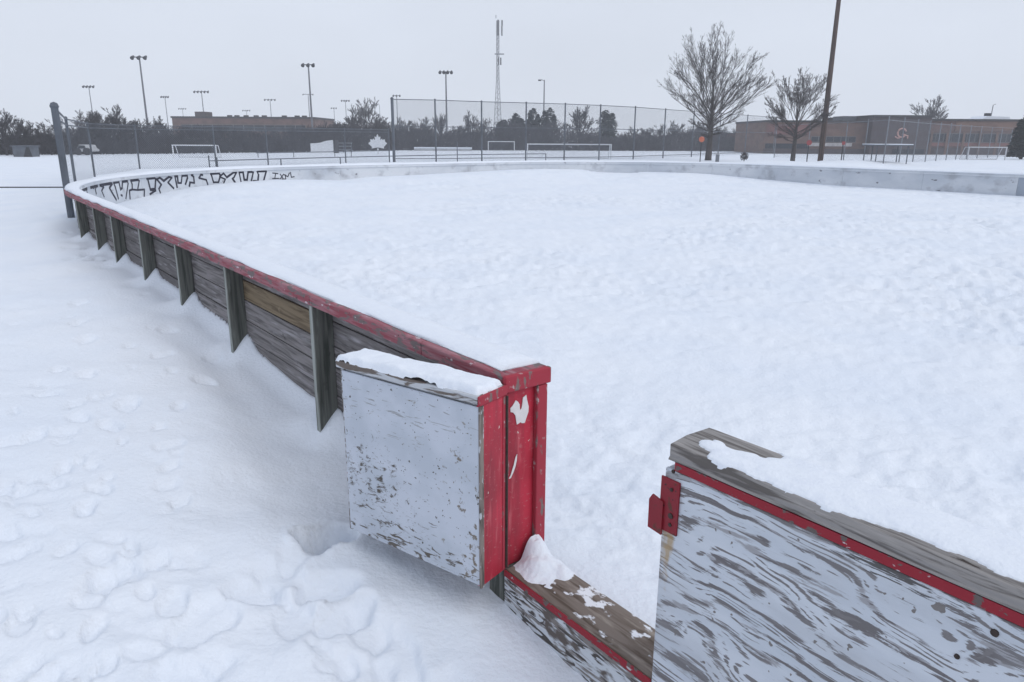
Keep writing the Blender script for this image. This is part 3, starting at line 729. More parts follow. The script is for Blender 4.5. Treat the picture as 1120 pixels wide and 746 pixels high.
# lower fence round the rink end
_c = at_z(79.5,247,.12); fb = [(_c.x,_c.y),(-13.6,23.2),(-18.0,32.2),(-18.9,38.0),(-16.2,41.0),(-14.2,43.6),(-11.0,49.5),(-8.6,52.4)]
fence('rink_end_fence', 'chain link fence behind the graffiti corner with a leaning thick corner post', fb, 2.2, (2.2, 2.02), .042, .022, .10, galvd_m, .062)
o = MB().box(-.045,.045,-.05,.05,-.2,.85)
fcx = []
for px, top in [(846,137),(882,136.5),(922,135.5),(944,133),(966,130),(983,131.5),(998,133),(1011.5,134.5),(1023,136),(1034,137),(1044.5,138),(1056,139),(1067.5,140),(1079,141),(1090,142),(1101,143),(1112,144)]:
    hor = 150+(px-560)*.0061
    Z = 51+ (px-966)/146*34 if px >= 966 else 51+(966-px)*.18
    p = at_Y(px, 178, Z); fcx.append((p.x, p.y, H+(hor-top)*Z/F))
fence('backstop_fence', 'grey ball field fence of close tall posts in front of the school', fcx, 3.1, (3.0,), .042, .02, .14, galv_m, None, hs=[p[2] for p in fcx])
# low pipe rail
pr_ = [(228,176,40.5),(297,174,42.5),(372,172,45),(440,170.5,47.5),(500,169.4,50),(560,168.6,52),(597,168.2,53.5)]
pts = [at_Y(*q) for q in pr_]
root = empty('pipe_rail', (pts[0].x, pts[0].y, 0)); tag(root, 'long low dark pipe rail in the snow between far boards and goals', 'rail')
org = Vector((pts[0].x, pts[0].y, 0))
MB().tube([p-org for p in pts], .03, 6).build('rail', galvd_m, root)
for px, y, Z in [(228,170,40.5),(237,172,40.8),(307,173.5,42.8),(372,172,45),(597,168.2,53.5),(500,155,50)]:
    p = at_Y(px, y, Z)-org; MB().tube([(p.x,p.y,-.3),(p.x,p.y,p.z)], .035, 6).build('post', galvd_m, root)
pr_ = [(280,167.3,62),(345,166.3,64),(430,164.6,68)]
pts = [at_Y(*q) for q in pr_]; org = Vector((pts[0].x,pts[0].y,0))
root = empty('pipe_rail', org); tag(root, 'thin dark pipe rail farther back in front of the white wedge and leaf', 'rail')
MB().tube([p-org for p in pts], .035, 6).build('rail', galvd_m, root)
for px,y,Z in [(282,167,62),(321,166.5,63.3),(366,166,65),(384,165,66),(430,164.6,68)]:
    p = at_Y(px,y,Z)-org; MB().tube([(p.x,p.y,-.3),(p.x,p.y,p.z+.2)], .03, 6).build('post', galvd_m, root)
# cable from the corner post to the left
p0 = at_Y(72,204.8,_c.y); pts = [p0+Vector((-x_, .2*x_*.2, -.012*x_*(1-x_/9)*.9)) for x_ in np.linspace(0,9,12)]
org = Vector((p0.x,p0.y,0)); cb = MB().tube([p-org for p in pts], .012, 6).build('cable', dark_m, None); cb.location = org
tag(cb, 'dark cable stretched left from the leaning fence corner post', 'cable')

# ------------------------------------------------------------------ poles
def light_pole(px, top, Y, arm, label, lamps=4, r=.11, single=None, cross=None, lh=.23, mat=pole_m):
    p = at_Y(px, top, Y); hgt = p.z; o = empty('light_pole', (p.x, Y, 0)); tag(o, label, 'light pole')
    MB().tube([(0,0,-.5),(0,0,hgt*.5),(0,0,hgt)], [r, r*.85, r*.62], 8).build('pole', mat, o)
    if single:
        MB().tube([(0,0,hgt-.1),(single*.5,0,hgt+.03),(single,0,hgt)], .05, 6).build('arm', mat, o)
        MB().box(min(single*.55,single*1.1),max(single*.55,single*1.1),-.2,.2,hgt-.16,hgt+.06).build('lamp', lamp_m, o, bevel=.04)
    else:
        MB().box(-arm/2,arm/2,-.05,.05,hgt-.06,hgt+.06).build('arm', mat, o)
        for k in range(lamps):
            x_ = -arm/2+arm*k/(lamps-1)
            mb = MB(); mb.tube([(x_,.18,hgt+.12),(x_,-.05,hgt),(x_,-.3,hgt-.16)], [lh*.5,lh*.75,lh], 8); mb.build('lamp', lamp_m, o, smooth=False)
    if cross:
        z_ = zof(px, cross[0], Y)
        MB().box(-cross[1]/2,cross[1]/2,-.06,.06,z_-.06,z_+.06).build('crossarm', mat, o)
    return o
light_pole(97,94.5,150,1.9,'leftmost far floodlight pole over the left treeline',4)
light_pole(152.3,62.5,95,1.55,'tallest floodlight pole on the left, three round lamps',3,r=.14,lh=.24)
light_pole(180.3,105.8,190,1.7,'small far floodlight pole just left of the brown building',4,r=.12)
light_pole(220.3,100.2,165,2.9,'wide headed floodlight pole above the roof box of the brown building',5,r=.13)
light_pole(199.5,118.8,270,2.4,'tiny hazy light pole over the left end of the brown building',4,r=.12)
light_pole(269.5,120.8,270,2.4,'tiny hazy light pole over the middle of the brown building',4,r=.12)
light_pole(295.3,109,205,2.7,'far floodlight pole over the right half of the brown building',4,r=.13)
light_pole(337.2,70.8,105,1.4,'tall floodlight pole with heads slightly left at the right end of the brown building',3,r=.15,cross=None,lh=.25)
light_pole(337,103.2,180,2.3,'shorter pole with plain crossarm behind the tall pole at the building end',2,r=.12,lh=.12)
light_pole(365.2,118.2,250,1.6,'short far light pole among bare trees, nearest right of the brown building',3,r=.12)
light_pole(377.8,110,210,2.0,'far light pole with flat top left of the leaning bare tree',4,r=.12)
light_pole(415,114.5,240,0,'small single lamp pole above the white leaf',single=-.7,r=.10)
light_pole(433.8,104.5,180,1.5,'far floodlight pole just behind the thick end post of the tall fence',3,r=.11)
light_pole(487.6,78.6,115,1.7,'tall floodlight pole between thick fence post and lattice tower',4,r=.15,lh=.24)
light_pole(595.4,87.5,130,0,'light pole with one flat head right of the lattice tower',single=-.95,r=.14)
p = spot(896.8,178.5,56); wp = empty('wooden_pole', p); tag(wp, 'tall brown wooden pole rising out of frame by the small bare tree', 'pole')
MB().tube([(0,0,-.5),(.0,0,2),(0,0,8),(0,0,15)], [.20,.195,.165,.13], 10).build('pole', polew_m, wp)
for k in range(3):
    MB().tube([(0,-.2,1.9-.35*k),(0,-.22,1.86-.35*k)], .03, 6).build('bolt', iron_m, wp)

# lattice tower
Z_ = 250; p = at_Y(544.5, 19, Z_); th_ = p.z
tw = empty('lattice_tower', (p.x, Z_, 0)); tag(tw, 'tall slender lattice radio tower with antennas near its top', 'tower')
def tr(z): return .45+1.25*max(0, 1-z/(th_*.55))
cn_ = [(R(90),),(R(210),),(R(330),)]
for (an,) in cn_:
    zz = np.linspace(-1, th_-1, 14); MB().tube([(tr(z)*math.cos(an), tr(z)*math.sin(an), z) for z in zz], .10, 5).build('leg', pole_m, tw)
mb = MB(); zz = np.arange(1, th_-2, 1.6)
for i, z in enumerate(zz[:-1]):
    for k in range(3):
        a0 = cn_[k][0]; a1 = cn_[(k+1) % 3][0]; z2 = zz[i+1]
        pa = (tr(z)*math.cos(a0), tr(z)*math.sin(a0), z); pb = (tr(z2)*math.cos(a1), tr(z2)*math.sin(a1), z2); pc = (tr(z)*math.cos(a1), tr(z)*math.sin(a1), z)
        mb.tube([pa, pb], .055, 4); mb.tube([pa, pc], .05, 4)
mb.build('bracing', pole_m, tw)
def tz(y): return zof(544.5, y, Z_)
for (y0, y1, xo, r) in [(22,28,.9,.55),(28,39,.85,.5),(63,71,.5,.5)]:
    for k in range(3):
        an = R(120*k+10); xx = xo*math.cos(an)+.45; yy = .9*math.sin(an)
        MB().box(xx-r*.45,xx+r*.45,yy-.15,yy+.15,tz(y1),tz(y0)).build('antenna', lamp_m, tw, bevel=.03)
MB().box(-1.0,2.0,-.3,.3,tz(59.8),tz(58.6)).build('platform', pole_m, tw)
MB().tube([(-.6,0,tz(20)),(-.6,0,tz(16.5))], .12, 6).build('mast', pole_m, tw)

# ------------------------------------------------------------------ trees
MINR = .0055
def grow(mb, p, dirn, ln, r, level, maxl, rg, up=.35, nchild=(9,7,5), spread=.55, sides=(6,4,3,3), tmb=None):
    n = (6,5,3,3)[level]
    pts = [p.copy()]; rad = [r]; dcur = dirn.normalized(); seg = ln/n
    for i in range(n):
        dcur = (dcur+Vector((rg.gauss(0,.09),rg.gauss(0,.09),rg.gauss(0,.05)+up*.10))).normalized()
        pts.append(pts[-1]+dcur*seg); rad.append(max(r*(1-.82*(i+1)/n), MINR))
    tgt = mb if (level <= 1 or tmb is None) else tmb
    tgt.tube(pts, rad, sides[min(level,3)], cap=False)
    if level >= maxl: return
    for c in range(nchild[min(level,len(nchild)-1)]):
        t = rg.uniform(.22, .97); i = min(int(t*n), n-1); f = t*n-i
        q = pts[i].lerp(pts[i+1], f); dd = (pts[i+1]-pts[i]).normalized()
        a = Vector((rg.gauss(0,1),rg.gauss(0,1),rg.gauss(0,.6))); a = (a-dd*a.dot(dd)).normalized()
        nd = (dd+a*spread*rg.uniform(.6,1.25)+Vector((0,0,.10))).normalized()
        grow(mb, q, nd, ln*(1-t*.5)*rg.uniform(.34,.55), max(rad[i]*.55,MINR*1.3), level+1, maxl, rg, up, nchild, spread, sides, tmb)
def big_tree(px, base, Y, hgt, crown_r, trunk_h, label, seed, nlimb=16, tr_=.24, minr=1.0, lean=0, name='bare_tree'):
    rg = random.Random(seed); o = empty(name, spot(px, base, Y)); tag(o, label, 'tree')
    tm = MB(); cm_ = MB()
    tm.tube([(0,0,-.4),(0,0,.15),(.02,0,trunk_h*.6),(.03,0,trunk_h),(.05,.02,hgt*.42),(.0,.1,hgt*.6)], [tr_*1.35,tr_*1.05,tr_*.92,tr_*.8,tr_*.45,.05], 9)
    cz = trunk_h+(hgt-trunk_h)*.52; rz_ = (hgt-trunk_h)*.50
    for k in range(nlimb):
        az = k*2.39996+rg.uniform(-.6,.6); t = k/(nlimb-1)
        el = R(10+72*t**1.25+rg.uniform(-12,12))
        z0 = trunk_h*(.82+.18*rg.random())+t*(hgt*.24)
        dv = Vector((math.cos(az)*math.cos(el), math.sin(az)*math.cos(el), math.sin(el)))
        # distance to the crown's ellipsoid along dv
        lo_, hi_ = 0., 20.
        for _ in range(30):
            m__ = (lo_+hi_)/2; q = Vector((0,0,z0))+dv*m__
            if (q.x/crown_r)**2+(q.y/crown_r)**2+((q.z-cz)/rz_)**2 > 1: hi_ = m__
            else: lo_ = m__
        ln = max(lo_, 1.0)*rg.uniform(.70,.99)
        grow(tm, Vector((0,0,z0)), (dv+Vector((0,0,-.08))), ln, tr_*.21*(1-.4*t)*minr, 0, 3, rg, .24, (14,7,4), .42, tmb=cm_)
    tm.build('trunk', bark_m, o, smooth=True); cm_.build('crown', twig_m, o)
    return o
big_tree(774.5,175,62,9.8,4.1,2.0,'large bare tree with rounded fan of branches beside the orange sign',11,42,.26)
big_tree(866.5,178,55,6.35,3.2,1.7,'smaller bare tree with open crown left of the wooden pole',23,30,.17,.95)

# far bare trees: prototypes then copies
MINR = .018
def far_proto(seed, hgt, cr):
    rg = random.Random(seed); o = empty('bare_tree'); tm = MB(); cm_ = MB()
    tm.tube([(0,0,-.5),(0,0,hgt*.25),(0,0,hgt*.9)], [.17,.13,.03], 6)
    for k in range(22):
        az = k*2.4+rg.random(); t = k/21; el = R(5+72*t); z0 = hgt*(.10+.34*t)
        dv = Vector((math.cos(az)*math.cos(el), math.sin(az)*math.cos(el), math.sin(el)))
        grow(tm, Vector((0,0,z0)), dv, cr*rg.uniform(.8,1.15)*(1+.35*t), .065, 0, 2, rg, .4, (13,9), .6, (4,3,3), tmb=cm_)
    tm.build('trunk', ftwig_m, o); cm_.build('crown', ftwig_m, o); return o
protos = [far_proto(s, 6.0, c) for s, c in ((1,2.6),(2,2.2),(3,3.0),(4,1.8))]
used = [False]*4
def far_tree(px, top, Y, k, label, sx=1.0):
    p = spot(px, 165, Y); hgt = zof(px, top, Y)
    o = protos[k] if not used[k] else copy_tree(protos[k]); used[k] = True
    s = hgt/6.4; o.location = p; o.scale = (s*sx, s*sx, s); o.rotation_euler = (0,0,rnd.uniform(0,6.28))
    tag(o, label, 'tree', 'bare trees of the far treeline'); return o
G_ = 'bare grey tree in the hazy treeline beyond the snowy field'
far_tree(7,125,64,2,'bare bushy tree at the far left edge of the field',1.2)
far_tree(22,128,66,0,'bare tree just right of the leftmost tree, behind the dark shed',1.1)
far_tree(100,124,72,0,'bare rounded tree left of the tallest left floodlight pole',1.2)
far_tree(128,121,72,2,'tallest dense bare tree of the left treeline',1.25)
far_tree(178,121,90,3,'pale thin bare tree beside the left end of the brown building',1.2)
far_tree(352,128,150,1,'small bare tree at the right end of the brown building',1)
far_tree(388,113,120,3,'slender bare tree leaning among far light poles',1.1)
far_tree(402,113,122,2,'widest bare tree above the white leaf',1.0)
far_tree(633,108,112,1,'lone tall bare tree between dark evergreens',.95)
far_tree(482,118,120,1,'bare tree behind the second post of the tall fence',.9)
far_tree(515,124,118,0,'round bare tree left of the lattice tower',1)
far_tree(1013,112,130,2,'bare tree rising behind the school roof',1.1)
for px, top, Y, k in [(34,136,70,2),(48,139,71,0),(64,133,73,2),(78,139,69,0),(92,131,76,1),(106,127,78,2),(119,126,75,0),(137,127,79,1),(153,134,82,2),(166,132,88,0),(184,133,94,1),(205,140,104,2),(238,141,106,0),(262,139,106,1),(300,140,106,2),(322,139,108,0),(42,141,68,1),(56,137,66,3),(72,136,68,1),(84,134,70,3),(112,130,74,1),(146,131,76,0),(160,138,84,1),(172,136,88,3),
    (362,134,120,0),(374,128,122,1),(414,122,124,1),(424,132,122,0),(440,130,118,0),(452,131,118,1),(464,132,120,2),(496,134,120,3),(505,133,118,1),(528,133,118,2),
    (692,140,112,0),(706,136,112,1),(720,139,114,2),(736,134,114,0),(750,138,112,1),(764,136,114,2),(790,140,116,0),(806,137,116,1),(822,140,118,2),(682,141,112,1)]:
    far_tree(px, top, Y, k, G_, 1.3)
# evergreens
def evergreen(px, top, Y, wpx, label, seed, conic=.7):
    rg = random.Random(seed); p = spot(px, 165, Y); hgt = zof(px, top, Y); r = wpx/2*Y/F*1.2
    o = empty('evergreen_tree', p); tag(o, label, 'tree', 'evergreens behind the tall fence')
    MB().tube([(0,0,-.3),(0,0,hgt*.9)], [.16,.03], 6).build('trunk', bark_m, o)
    ms = [MB(), MB()]
    tips = [(rg.uniform(-.45,.45)*r, rg.uniform(-.4,.4)*r, rg.uniform(.72,.95)*hgt, rg.uniform(.5,.75)*r) for _ in range(4)]+[(0,0,hgt,r)]
    for (tx,ty,thh,tr2) in tips:
        for i in range(900):
            t = rg.random()**.9; z = .2+(thh-.2)*t; rad = tr2*min(1,(1-t)**conic*1.05)*(.85+.15*math.sin(z*5+tx*9))
            an = rg.uniform(0,6.283); q = rad*rg.uniform(.55,1.05)
            c_ = Vector((tx+q*math.cos(an), ty+q*math.sin(an), z)); s_ = rg.uniform(.14,.34)
            a = Vector((math.cos(an)*rg.uniform(.5,1), math.sin(an)*rg.uniform(.5,1), rg.uniform(-.5,.3)))*s_
            b = Vector((-math.sin(an), math.cos(an), rg.uniform(-.3,.5)))*s_*.7
            ms[0 if rg.random() < .72 else 1].add([c_-a*.4-b, c_-a*.4+b, c_+a], [(0,1,2)])
    ms[0].build('crown', ever_m, o); ms[1].build('crown', ever2_m, o)
evergreen(551,131,108,22,'low dark evergreen at the foot of the lattice tower',1,.5)
evergreen(564,124,110,30,'broad dark evergreen just right of the lattice tower',2,.5)
evergreen(583,118.5,109,26,'dark evergreen with pointed top left of the flat headed light pole',3,.6)
evergreen(601,118,110,26,'dark evergreen right behind the flat headed light pole',4,.6)
evergreen(661,120.5,108,30,'dark evergreen standing right of the lone tall bare tree',5,.5)
evergreen(1118,122,72,22,'dark evergreen at the right edge in front of the school',6,.6)

# brush under the trees
mb = MB(); rg = random.Random(5)
line = [(-64,62),(-47,66),(-33,76),(-24,88),(-20,97),(-10,103),(6,106),(30,109),(52,112)]
LP = [(Vector((a[0],a[1],0)), Vector((b[0],b[1],0))) for a, b in zip(line, line[1:])]
tot = [0]
for a, b in LP: tot.append(tot[-1]+(b-a).length)
hx = [0,10,22,34,46,58,80,105,130]; hz = [1.6,1.8,1.7,1.6,2.1,2.5,2.5,2.0,2.1]
rs_ = np.random.RandomState(5); nb = 70000
s_ = rs_.uniform(0, tot[-1], nb)
px_ = np.interp(s_, tot, [a[0] for a in line])+rs_.normal(0,1,nb); py_ = np.interp(s_, tot, [a[1] for a in line])+rs_.normal(0,1.6,nb)
top_ = np.interp(s_, hx, hz)*(1+.8*vn(s_*.22,s_*0+1.,9))*(1+.35*vn(s_*.9,s_*0+4.,3))
z_ = -.1+(top_+.1)*rs_.random_sample(nb)**1.35; ln_ = rs_.uniform(.5,1.1,nb); tl_ = rs_.normal(0,.4,nb); wd_ = rs_.uniform(.02,.055,nb); ty_ = rs_.normal(0,.1,nb)
V = np.stack([np.stack([px_-wd_,py_,z_],1), np.stack([px_+wd_,py_,z_],1), np.stack([px_+tl_*ln_,py_+ty_,z_+ln_*.6],1)],1).reshape(-1,3)
mb.v = V.tolist(); mb.f = [(3*i, 3*i+1, 3*i+2) for i in range(nb)]
o = mb.build('brush', ftwig_m, None); tag(o, 'dark leafless brush forming the low hazy band along the far field edge', 'brush', kind='stuff')

# ------------------------------------------------------------------ buildings
def win_row(o, x0, x1, y, z0, z1, n, mat=glass_m, nm='window'):
    wd = (x1-x0)/n
    for k in range(n):
        mb = MB(); mb.box(x0+k*wd+.01, x0+(k+1)*wd-.01, y-.06, y+.02, z0, z1); f_ = mb.build(nm, frame_m, o)
        MB().box(x0+k*wd+.06, x0+(k+1)*wd-.06, y-.075, y-.062, z0+.08, z1-.08).build('pane', mat, f_)
# long brown building on the left
Yb = 128; p = spot(192,165,Yb); q = spot(346,165,Yb); wb = q.x-p.x; hb = zof(270,129.5,Yb)
bl_ = empty('brown_building', p); tag(bl_, 'long brown brick building with flat roof and roof box, far left', 'building')
MB().box(0,wb,0,14,-.5,hb).build('wall', brick_m, bl_)
rf = MB().box(-.15,wb+.15,-.15,14.1,hb+.003,hb+.28).build('roof', roofe_m, bl_)
x_ = spot(216,165,Yb).x-p.x; MB().box(x_,x_+1.75,.5,3.5,hb+.285,zof(220,122,Yb)).build('roof_box', brickd_m, rf)
for pxx in (250,258,268,279,288,310,324,332):
    x_ = spot(pxx,165,Yb).x-p.x; MB().tube([(x_,2,hb+.2),(x_,2,hb+.55)], .45, 8).build('roof_vent', roofe_m, rf)
win_row(bl_, 1.5, wb-1.5, 0, 2.4, 3.5, 12)
MB().box(.3,wb-.3,-.05,.02,1.1,1.3).build('stone_band', trim_m, bl_)
# red brick building behind the big tree
Yb = 125; p = spot(783,165,Yb); q = spot(850,165,Yb); hb = zof(805,147,Yb)
b_ = empty('red_building', p); tag(b_, 'low reddish brick building seen behind the large bare tree', 'building')
MB().box(0,q.x-p.x,0,10,-.5,hb).build('wall', brickr_m, b_); MB().box(-.2,q.x-p.x+.2,-.2,10.2,hb+.003,hb+.25).build('roof', roofe_m, b_)
win_row(b_, .6, q.x-p.x-.6, 0, .7, 1.5, 5)
# school on the right
Ys = 92; p = spot(834,168,Ys); sx = lambda px: spot(px,168,Ys).x-p.x
sb = empty('school_building', p); tag(sb, 'flat roofed brown brick school with tan band and dark windows at right', 'building')
h1 = zof(890,133.8,Ys); h2 = zof(975,128.3,Ys); h3 = zof(1060,132.3,Ys)
MB().box(0,sx(945),0,12,-.5,h1).build('wall', brickt_m, sb)
w2 = MB().box(sx(945)+.003,sx(1008),-1.2,13,-.5,h2).build('wall', brickd_m, sb); tag(w2, 'darker taller block with a pale ring emblem')
MB().box(sx(1008)+.003,sx(1240),0,12,-.5,h3).build('wall', brick_m, sb)
MB().box(sx(1040),sx(1240),-.09,-.003,zof(1060,143.2,Ys),h3-.05).build('fascia_band', brickt_m, sb)
for (x0,x1,y0,y1,hh) in [(-.1,sx(945)-.05,-.2,12.1,h1),(sx(945)-.04,sx(1008)+.1,-1.4,13.2,h2),(sx(1008)+.12,sx(1240)+.1,-.25,12.1,h3)]:
    MB().box(x0,x1,y0,y1,hh+.003,hh+.22).build('roof', roofe_m, sb)
MB().box(sx(929),sx(944.5),3,6,h1+.23,zof(936,127,Ys+3)).build('roof_box', galvd_m, sb)
zr = h3+.225
mb = MB(); mb.prism([(sx(1078),zr),(sx(1110),zr),(sx(1109),zr+.32),(sx(1084),zr+.42)], 2, 5); tag(mb.build('snow_bank', snowf, sb), 'snow lying on the school roof')
MB().box(sx(1090),sx(1095),3.2,3.8,zr+.35,zr+.8).build('flue', dark_m, sb)
MB().tube([(sx(1093.5),3,zr),(sx(1094),3,zr+1.75),(sx(1096.5),3,zr+1.85)], .05, 6).build('roof_mast', pole_m, sb)
win_row(sb, sx(885), sx(934), 0, zof(900,155.8,Ys), zof(900,149,Ys), 6)
MB().box(sx(882),sx(930),-.12,-.003,zof(900,160,Ys),zof(900,156.3,Ys)).build('stone_band', trim_m, sb)
MB().box(sx(836),sx(884),-.06,.0,zof(860,163,Ys),zof(860,157,Ys)).build('window', glass_m, sb)
win_row(sb, sx(1012), sx(1140), 0, zof(1070,156,Ys), zof(1070,146,Ys), 15)
MB().box(sx(1010),sx(1160),-.1,-.003,zof(1070,160,Ys),zof(1070,156.4,Ys)).build('panel_band', brickr_m, sb)
em = MB(); cx_, cz_ = sx(977.5), zof(977.5,145.3,Ys-1.2); rr_ = .50
em.tube([(cx_+rr_*math.cos(R(a_)), -1.24, cz_+rr_*math.sin(R(a_))) for a_ in range(20, 325, 12)], .10, 6)
em.tube([(cx_+.05,-1.24,cz_-.12),(cx_+.45,-1.24,cz_-.25),(cx_+.75,-1.24,cz_-.35),(cx_+.75,-1.24,cz_-.65)], .085, 6)
em.tube([(cx_-.05,-1.24,cz_-.5),(cx_-.4,-1.24,cz_-.62),(cx_-.75,-1.24,cz_-.42)], .08, 6)
em.build('ring_emblem', plain('pale_pink_emblem',(.50,.30,.27),.6), sb)
MB().box(sx(970),sx(1004),-1.27,-1.203,zof(987,168,Ys),zof(987,163,Ys)).build('door', glass_m, sb)
MB().box(.02,sx(944),-.16,-.125,-.3,zof(860,162.5,Ys)).build('dark_foot_strip', brickd_m, sb)  # dark colour strip standing in for shadow and hedge along the wall foot
MB().box(sx(1009),sx(1240),-.16,-.105,-.3,zof(1070,162,Ys)).build('dark_foot_strip', brickd_m, sb)
for px in (1014,1031,1049,1067,1085,1103,1121): MB().box(sx(px),sx(px)+.28,-.2,-.161,-.2,zof(1070,144,Ys)).build('pilaster', brickt_m, sb)
MB().box(sx(836),sx(882),-.05,-.003,zof(860,147,Ys),zof(860,136,Ys)).build('brick_panel', brickr_m, sb)
# open shelter in front of the school
Yc = 52; p = spot(957,180,Yc); sh = empty('bench_shelter', p); tag(sh, 'small open shelter with snowy flat roof before the school emblem', 'shelter')
z1 = zof(970,159.6,Yc); wx = 36*Yc/F; 
MB().box(-.35,wx,-.3,1.6,z1,z1+.07).build('roof', galvd_m, sh)
MB().box(-.34,wx-.01,-.29,1.59,z1+.073,z1+.13).build('roof_snow', snowf, sh, bevel=.04)
for (x_,y_) in ((0,0),(.35,1.4),(wx-.2,0),(wx-.2,1.4)): MB().tube([(x_,y_,-.3),(x_,y_,z1)], .035, 6).build('post', galvd_m, sh)

# ------------------------------------------------------------------ field things
def goal(px0, px1, top, base, Y, label, mat=white_m, deep=1.0, hgt=None, net=True):
    p = spot(px0, base, Y); q = spot(px1, base, Y); wd = q.x-p.x; hh = hgt or zof(px0, top, Y)
    o = empty('goal_frame', p); tag(o, label, 'goal')
    r = .05
    MB().tube([(0,0,-.3),(0,0,hh)], r, 6).build('goal_post', mat, o); MB().tube([(wd,0,-.3),(wd,0,hh)], r, 6).build('goal_post', mat, o)
    MB().tube([(-r,0,hh),(wd+r,0,hh)], r, 6).build('crossbar', mat, o)
    for x_ in (0, wd):
        MB().tube([(x_,0,hh),(x_,deep*.5,hh),(x_,deep,.02)], .03, 6).build('side_stay', mat, o)
    MB().tube([(0,deep,.04),(wd,deep,.04)], .03, 6).build('back_bar', mat, o)
    if net:
        mb = MB(); chain_link(mb, (0,deep*.8,0), (wd,deep*.8,0), .02, hh*.95, .2, .006); mb.build('net', galvd_m, o)
    return o
goal(190,237,158.8,172,60,'white youth soccer goal behind the graffiti corner')
goal(534,562.5,154.8,164.5,98,'small white soccer goal seen below the lattice tower')
goal(577,668,157.6,172,63,'long wide white goal frame in front of the evergreens',deep=1.6)
goal(1058,1099,161,174,68,'old dull white goal half buried by snow before the school',mat=dim_m,deep=1.2)
# white maple leaf
Yl = 76; p = spot(413.5,166,Yl); lf = empty('leaf_sign', p); tag(lf, 'white maple leaf shaped sign on the far field', 'sign')
half = [(0,1.0),(.13,.74),(.30,.82),(.24,.50),(.42,.64),(.50,.56),(.78,.60),(.72,.44),(.98,.30),(.60,.02),(.64,-.10),(.12,-.02)]
poly = half+[(-x_,z) for x_, z in half[::-1][:-1]]
sc_l = 10.2*Yl/F; zb = zof(413.5,165,Yl)+.12
poly = [(x_*sc_l, zb+.10+(z+.1)*1.5*Yl/F*9.3/1.0*.97) for x_, z in poly]
MB().prism(poly, -.06, .06).build('leaf', white_m, lf)
MB().box(-.06,.06,-.05,.05,-.3,zb+.12).build('stem', white_m, lf)
# white wedge (snow covered shelter end) and grey bleacher
Yw = 80; p = spot(340,166,Yw); k = Yw/F
ws = empty('white_shelter', p); tag(ws, 'white wedge shaped shelter with rising top and dark right side', 'shelter')
pl_ = [(0,-.2),(24.2*k,-.2),(24.2*k,zof(364,153.2,Yw)),(17*k,zof(357,154,Yw)),(10*k,zof(350,156.2,Yw)),(4*k,zof(344,156.8,Yw)),(0,zof(340,156.8,Yw))]
MB().prism(pl_, 0, 1.6).build('wall', white_m, ws)
MB().box(24.2*k+.004,26*k,-.02,1.7,-.2,zof(364,153,Yw)).build('side_panel', dark_m, ws)
Yw = 84; p = spot(367,165,Yw); k = Yw/F; bs = empty('bleacher', p); tag(bs, 'grey bench bleacher right of the white wedge shelter', 'bleacher')
for i, (ya, yb) in enumerate([(157,156),(160.5,159.5),(164,163)]):
    MB().box(0,17*k,-.5*(i),-.5*i+.4,zof(375,ya,Yw),zof(375,yb,Yw)).build('seat', galv_m, bs)
for x_ in (.1, 8*k, 16.5*k):
    MB().tube([(x_,.2,-.3),(x_,.2,zof(375,156,Yw)-.05)], .06, 6).build('leg', galvd_m, bs)
# low white board along the treeline and two parked roofs
Yw = 96; p = spot(453,164,Yw); k = Yw/F; lw = empty('low_board', p); tag(lw, 'long low snow topped board at the foot of the treeline', 'board')
MB().box(0,61*k,0,.12,-.2,zof(480,162.6,Yw)).build('board', dim_m, lw); MB().box(0,61*k,-.1,.3,zof(480,162.5,Yw),zof(480,161,Yw)).build('snow_top', snowf, lw)
def far_car(px, roof, Y, wpx, label, mat):
    p = spot(px, 165, Y); k = Y/F; o = empty('parked_car', p); tag(o, label, 'car')
    hh = zof(px, roof, Y); wd = wpx*k
    MB().prism([(0,.3),(wd,.3),(wd*1.0,hh*.55),(wd*.86,hh*.62),(wd*.76,hh*.97),(wd*.30,hh),(wd*.16,hh*.62),(0,hh*.5)], 0, 1.7).build('body', mat, o, bevel=.05)
    MB().prism([(wd*.21,hh*.63),(wd*.80,hh*.63),(wd*.73,hh*.92),(wd*.32,hh*.94)], -.012, 1.712).build('window', glass_m, o)
    for x_ in (.2,.8): MB().tube([(wd*x_,-.02,.32),(wd*x_,.2,.32)], .32, 10).build('wheel', dark_m, o)
far_car(82,158.2,66,15,'pale car parked at the left treeline behind the end fence',dim_m)
far_car(617,154,106,15,'pale white car parked before the evergreens above the long goal',white_m)
# dark shed far left
Yd = 60; p = spot(15,172,Yd); k = Yd/F; ds = empty('dark_shed', p); tag(ds, 'dark grey low shed with a slanted skirt at the left field edge', 'shed')
MB().box(0,18*k,0,1.2,-.2,zof(20,160.3,Yd)).build('wall', galvd_m, ds)
MB().prism([(10*k,-.2),(21*k,-.2),(20*k,.12),(18*k+.005,.75),(18*k-.2,.75)], -.06, -.005).build('skirt', dark_m, ds)
MB().box(-.1,18*k+.1,-.1,1.3,zof(20,160.3,Yd)+.003,zof(20,160.3,Yd)+.07).build('roof', galvd_m, ds)
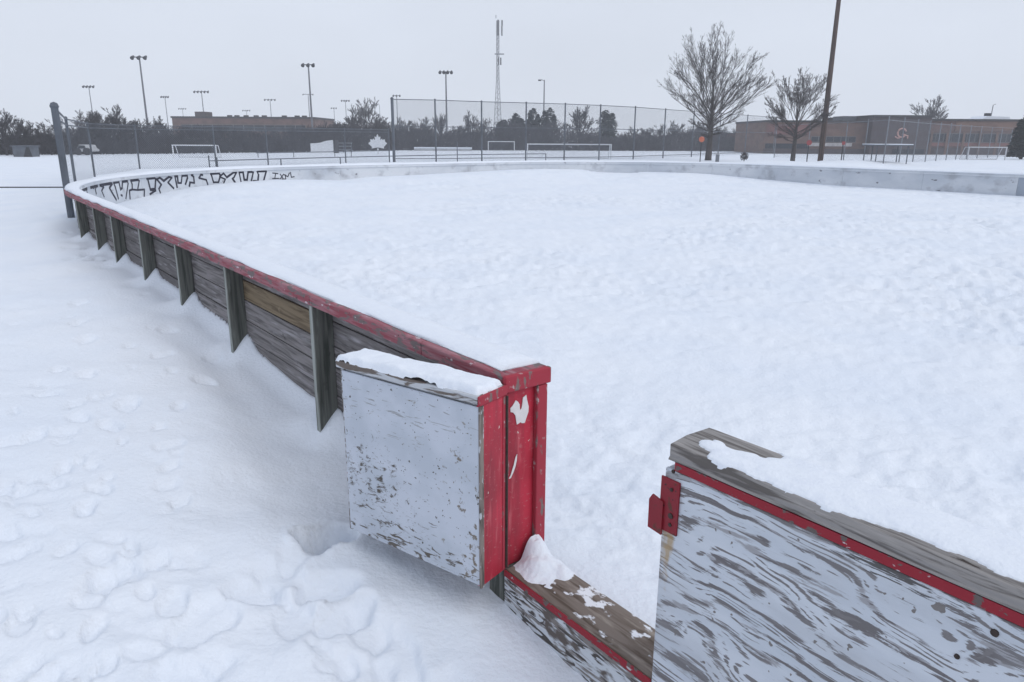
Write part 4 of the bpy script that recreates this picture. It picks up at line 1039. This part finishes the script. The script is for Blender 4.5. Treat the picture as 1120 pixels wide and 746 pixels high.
# signs
def disc(o, z, r, n, mat, nm='sign_face', rot=0, y=-.05, t=.03):
    MB().prism([(r*math.cos(2*math.pi*k/n+rot), z+r*math.sin(2*math.pi*k/n+rot)) for k in range(n)], y-t, y).build(nm, mat, o)
def sign(px, base, cy, Y, r, n, label, mat, rot=0):
    p = spot(px, base, Y); z = zof(px, cy, Y); o = empty('sign', p); tag(o, label, 'sign')
    MB().tube([(0,0,-.4),(0,0,z+r*.8)], .035, 6).build('post', dark_m, o); disc(o, z, r, n, mat, rot=rot)
    return o
sign(765.7,175,152.4,58,.21,16,'orange round sign on a dark post left of the big tree',orange_m)
sign(882.3,178,156,54,.20,8,'dull red eight sided sign left of the wooden pole',signr_m,R(22.5))
sign(919.5,179.5,156.5,53,.16,4,'small red square sign right of the wooden pole',signr_m,R(45))
# little bush, bollard, dark lump
p = spot(814,172.5,59); o = empty('shrub', p); tag(o, 'small round dark shrub at the foot of a fence post between the bare trees', 'shrub'); rg = random.Random(3); mb = MB()
for i in range(420):
    v = Vector((rg.gauss(0,1),rg.gauss(0,1),rg.gauss(0,1))).normalized()*rg.uniform(.16,.33); s_ = .07
    c_ = v+Vector((0,0,.42)); mb.add([c_+Vector((rg.uniform(-s_,s_),rg.uniform(-s_,s_),rg.uniform(-s_,s_))) for _ in range(3)], [(0,1,2)])
mb.build('crown', twig_m, o); MB().tube([(0,0,-.3),(0,0,.4)], .04, 6).build('trunk', bark_m, o)
p = spot(784.5,175,58); b_ = empty('bollard', p); tag(b_, 'short pale grey box post right of the big tree trunk', 'bollard')
MB().box(-.12,.12,-.12,.12,-.2,.55).build('post', galv_m, b_, bevel=.02); MB().box(-.14,.14,-.14,.14,.553,.60).build('cap', dim_m, b_, bevel=.02)

# ------------------------------------------------------------------ hazy winter air
hb_ = MB().box(-345,345,-345,345,-2.2,54)
m, nt, b = newmat('haze_air'); nt.nodes.remove(b); out = nt.nodes['Material Output']
vol = nt.nodes.new('ShaderNodeVolumePrincipled'); vol.inputs['Color'].default_value = (.97,.98,1,1); vol.inputs['Density'].default_value = .0011; vol.inputs['Anisotropy'].default_value = 0
nt.links.new(vol.outputs[0], out.inputs['Volume'])
hz_ = hb_.build('haze', m, None); tag(hz_, 'pale winter haze over the field', 'haze', kind='stuff')
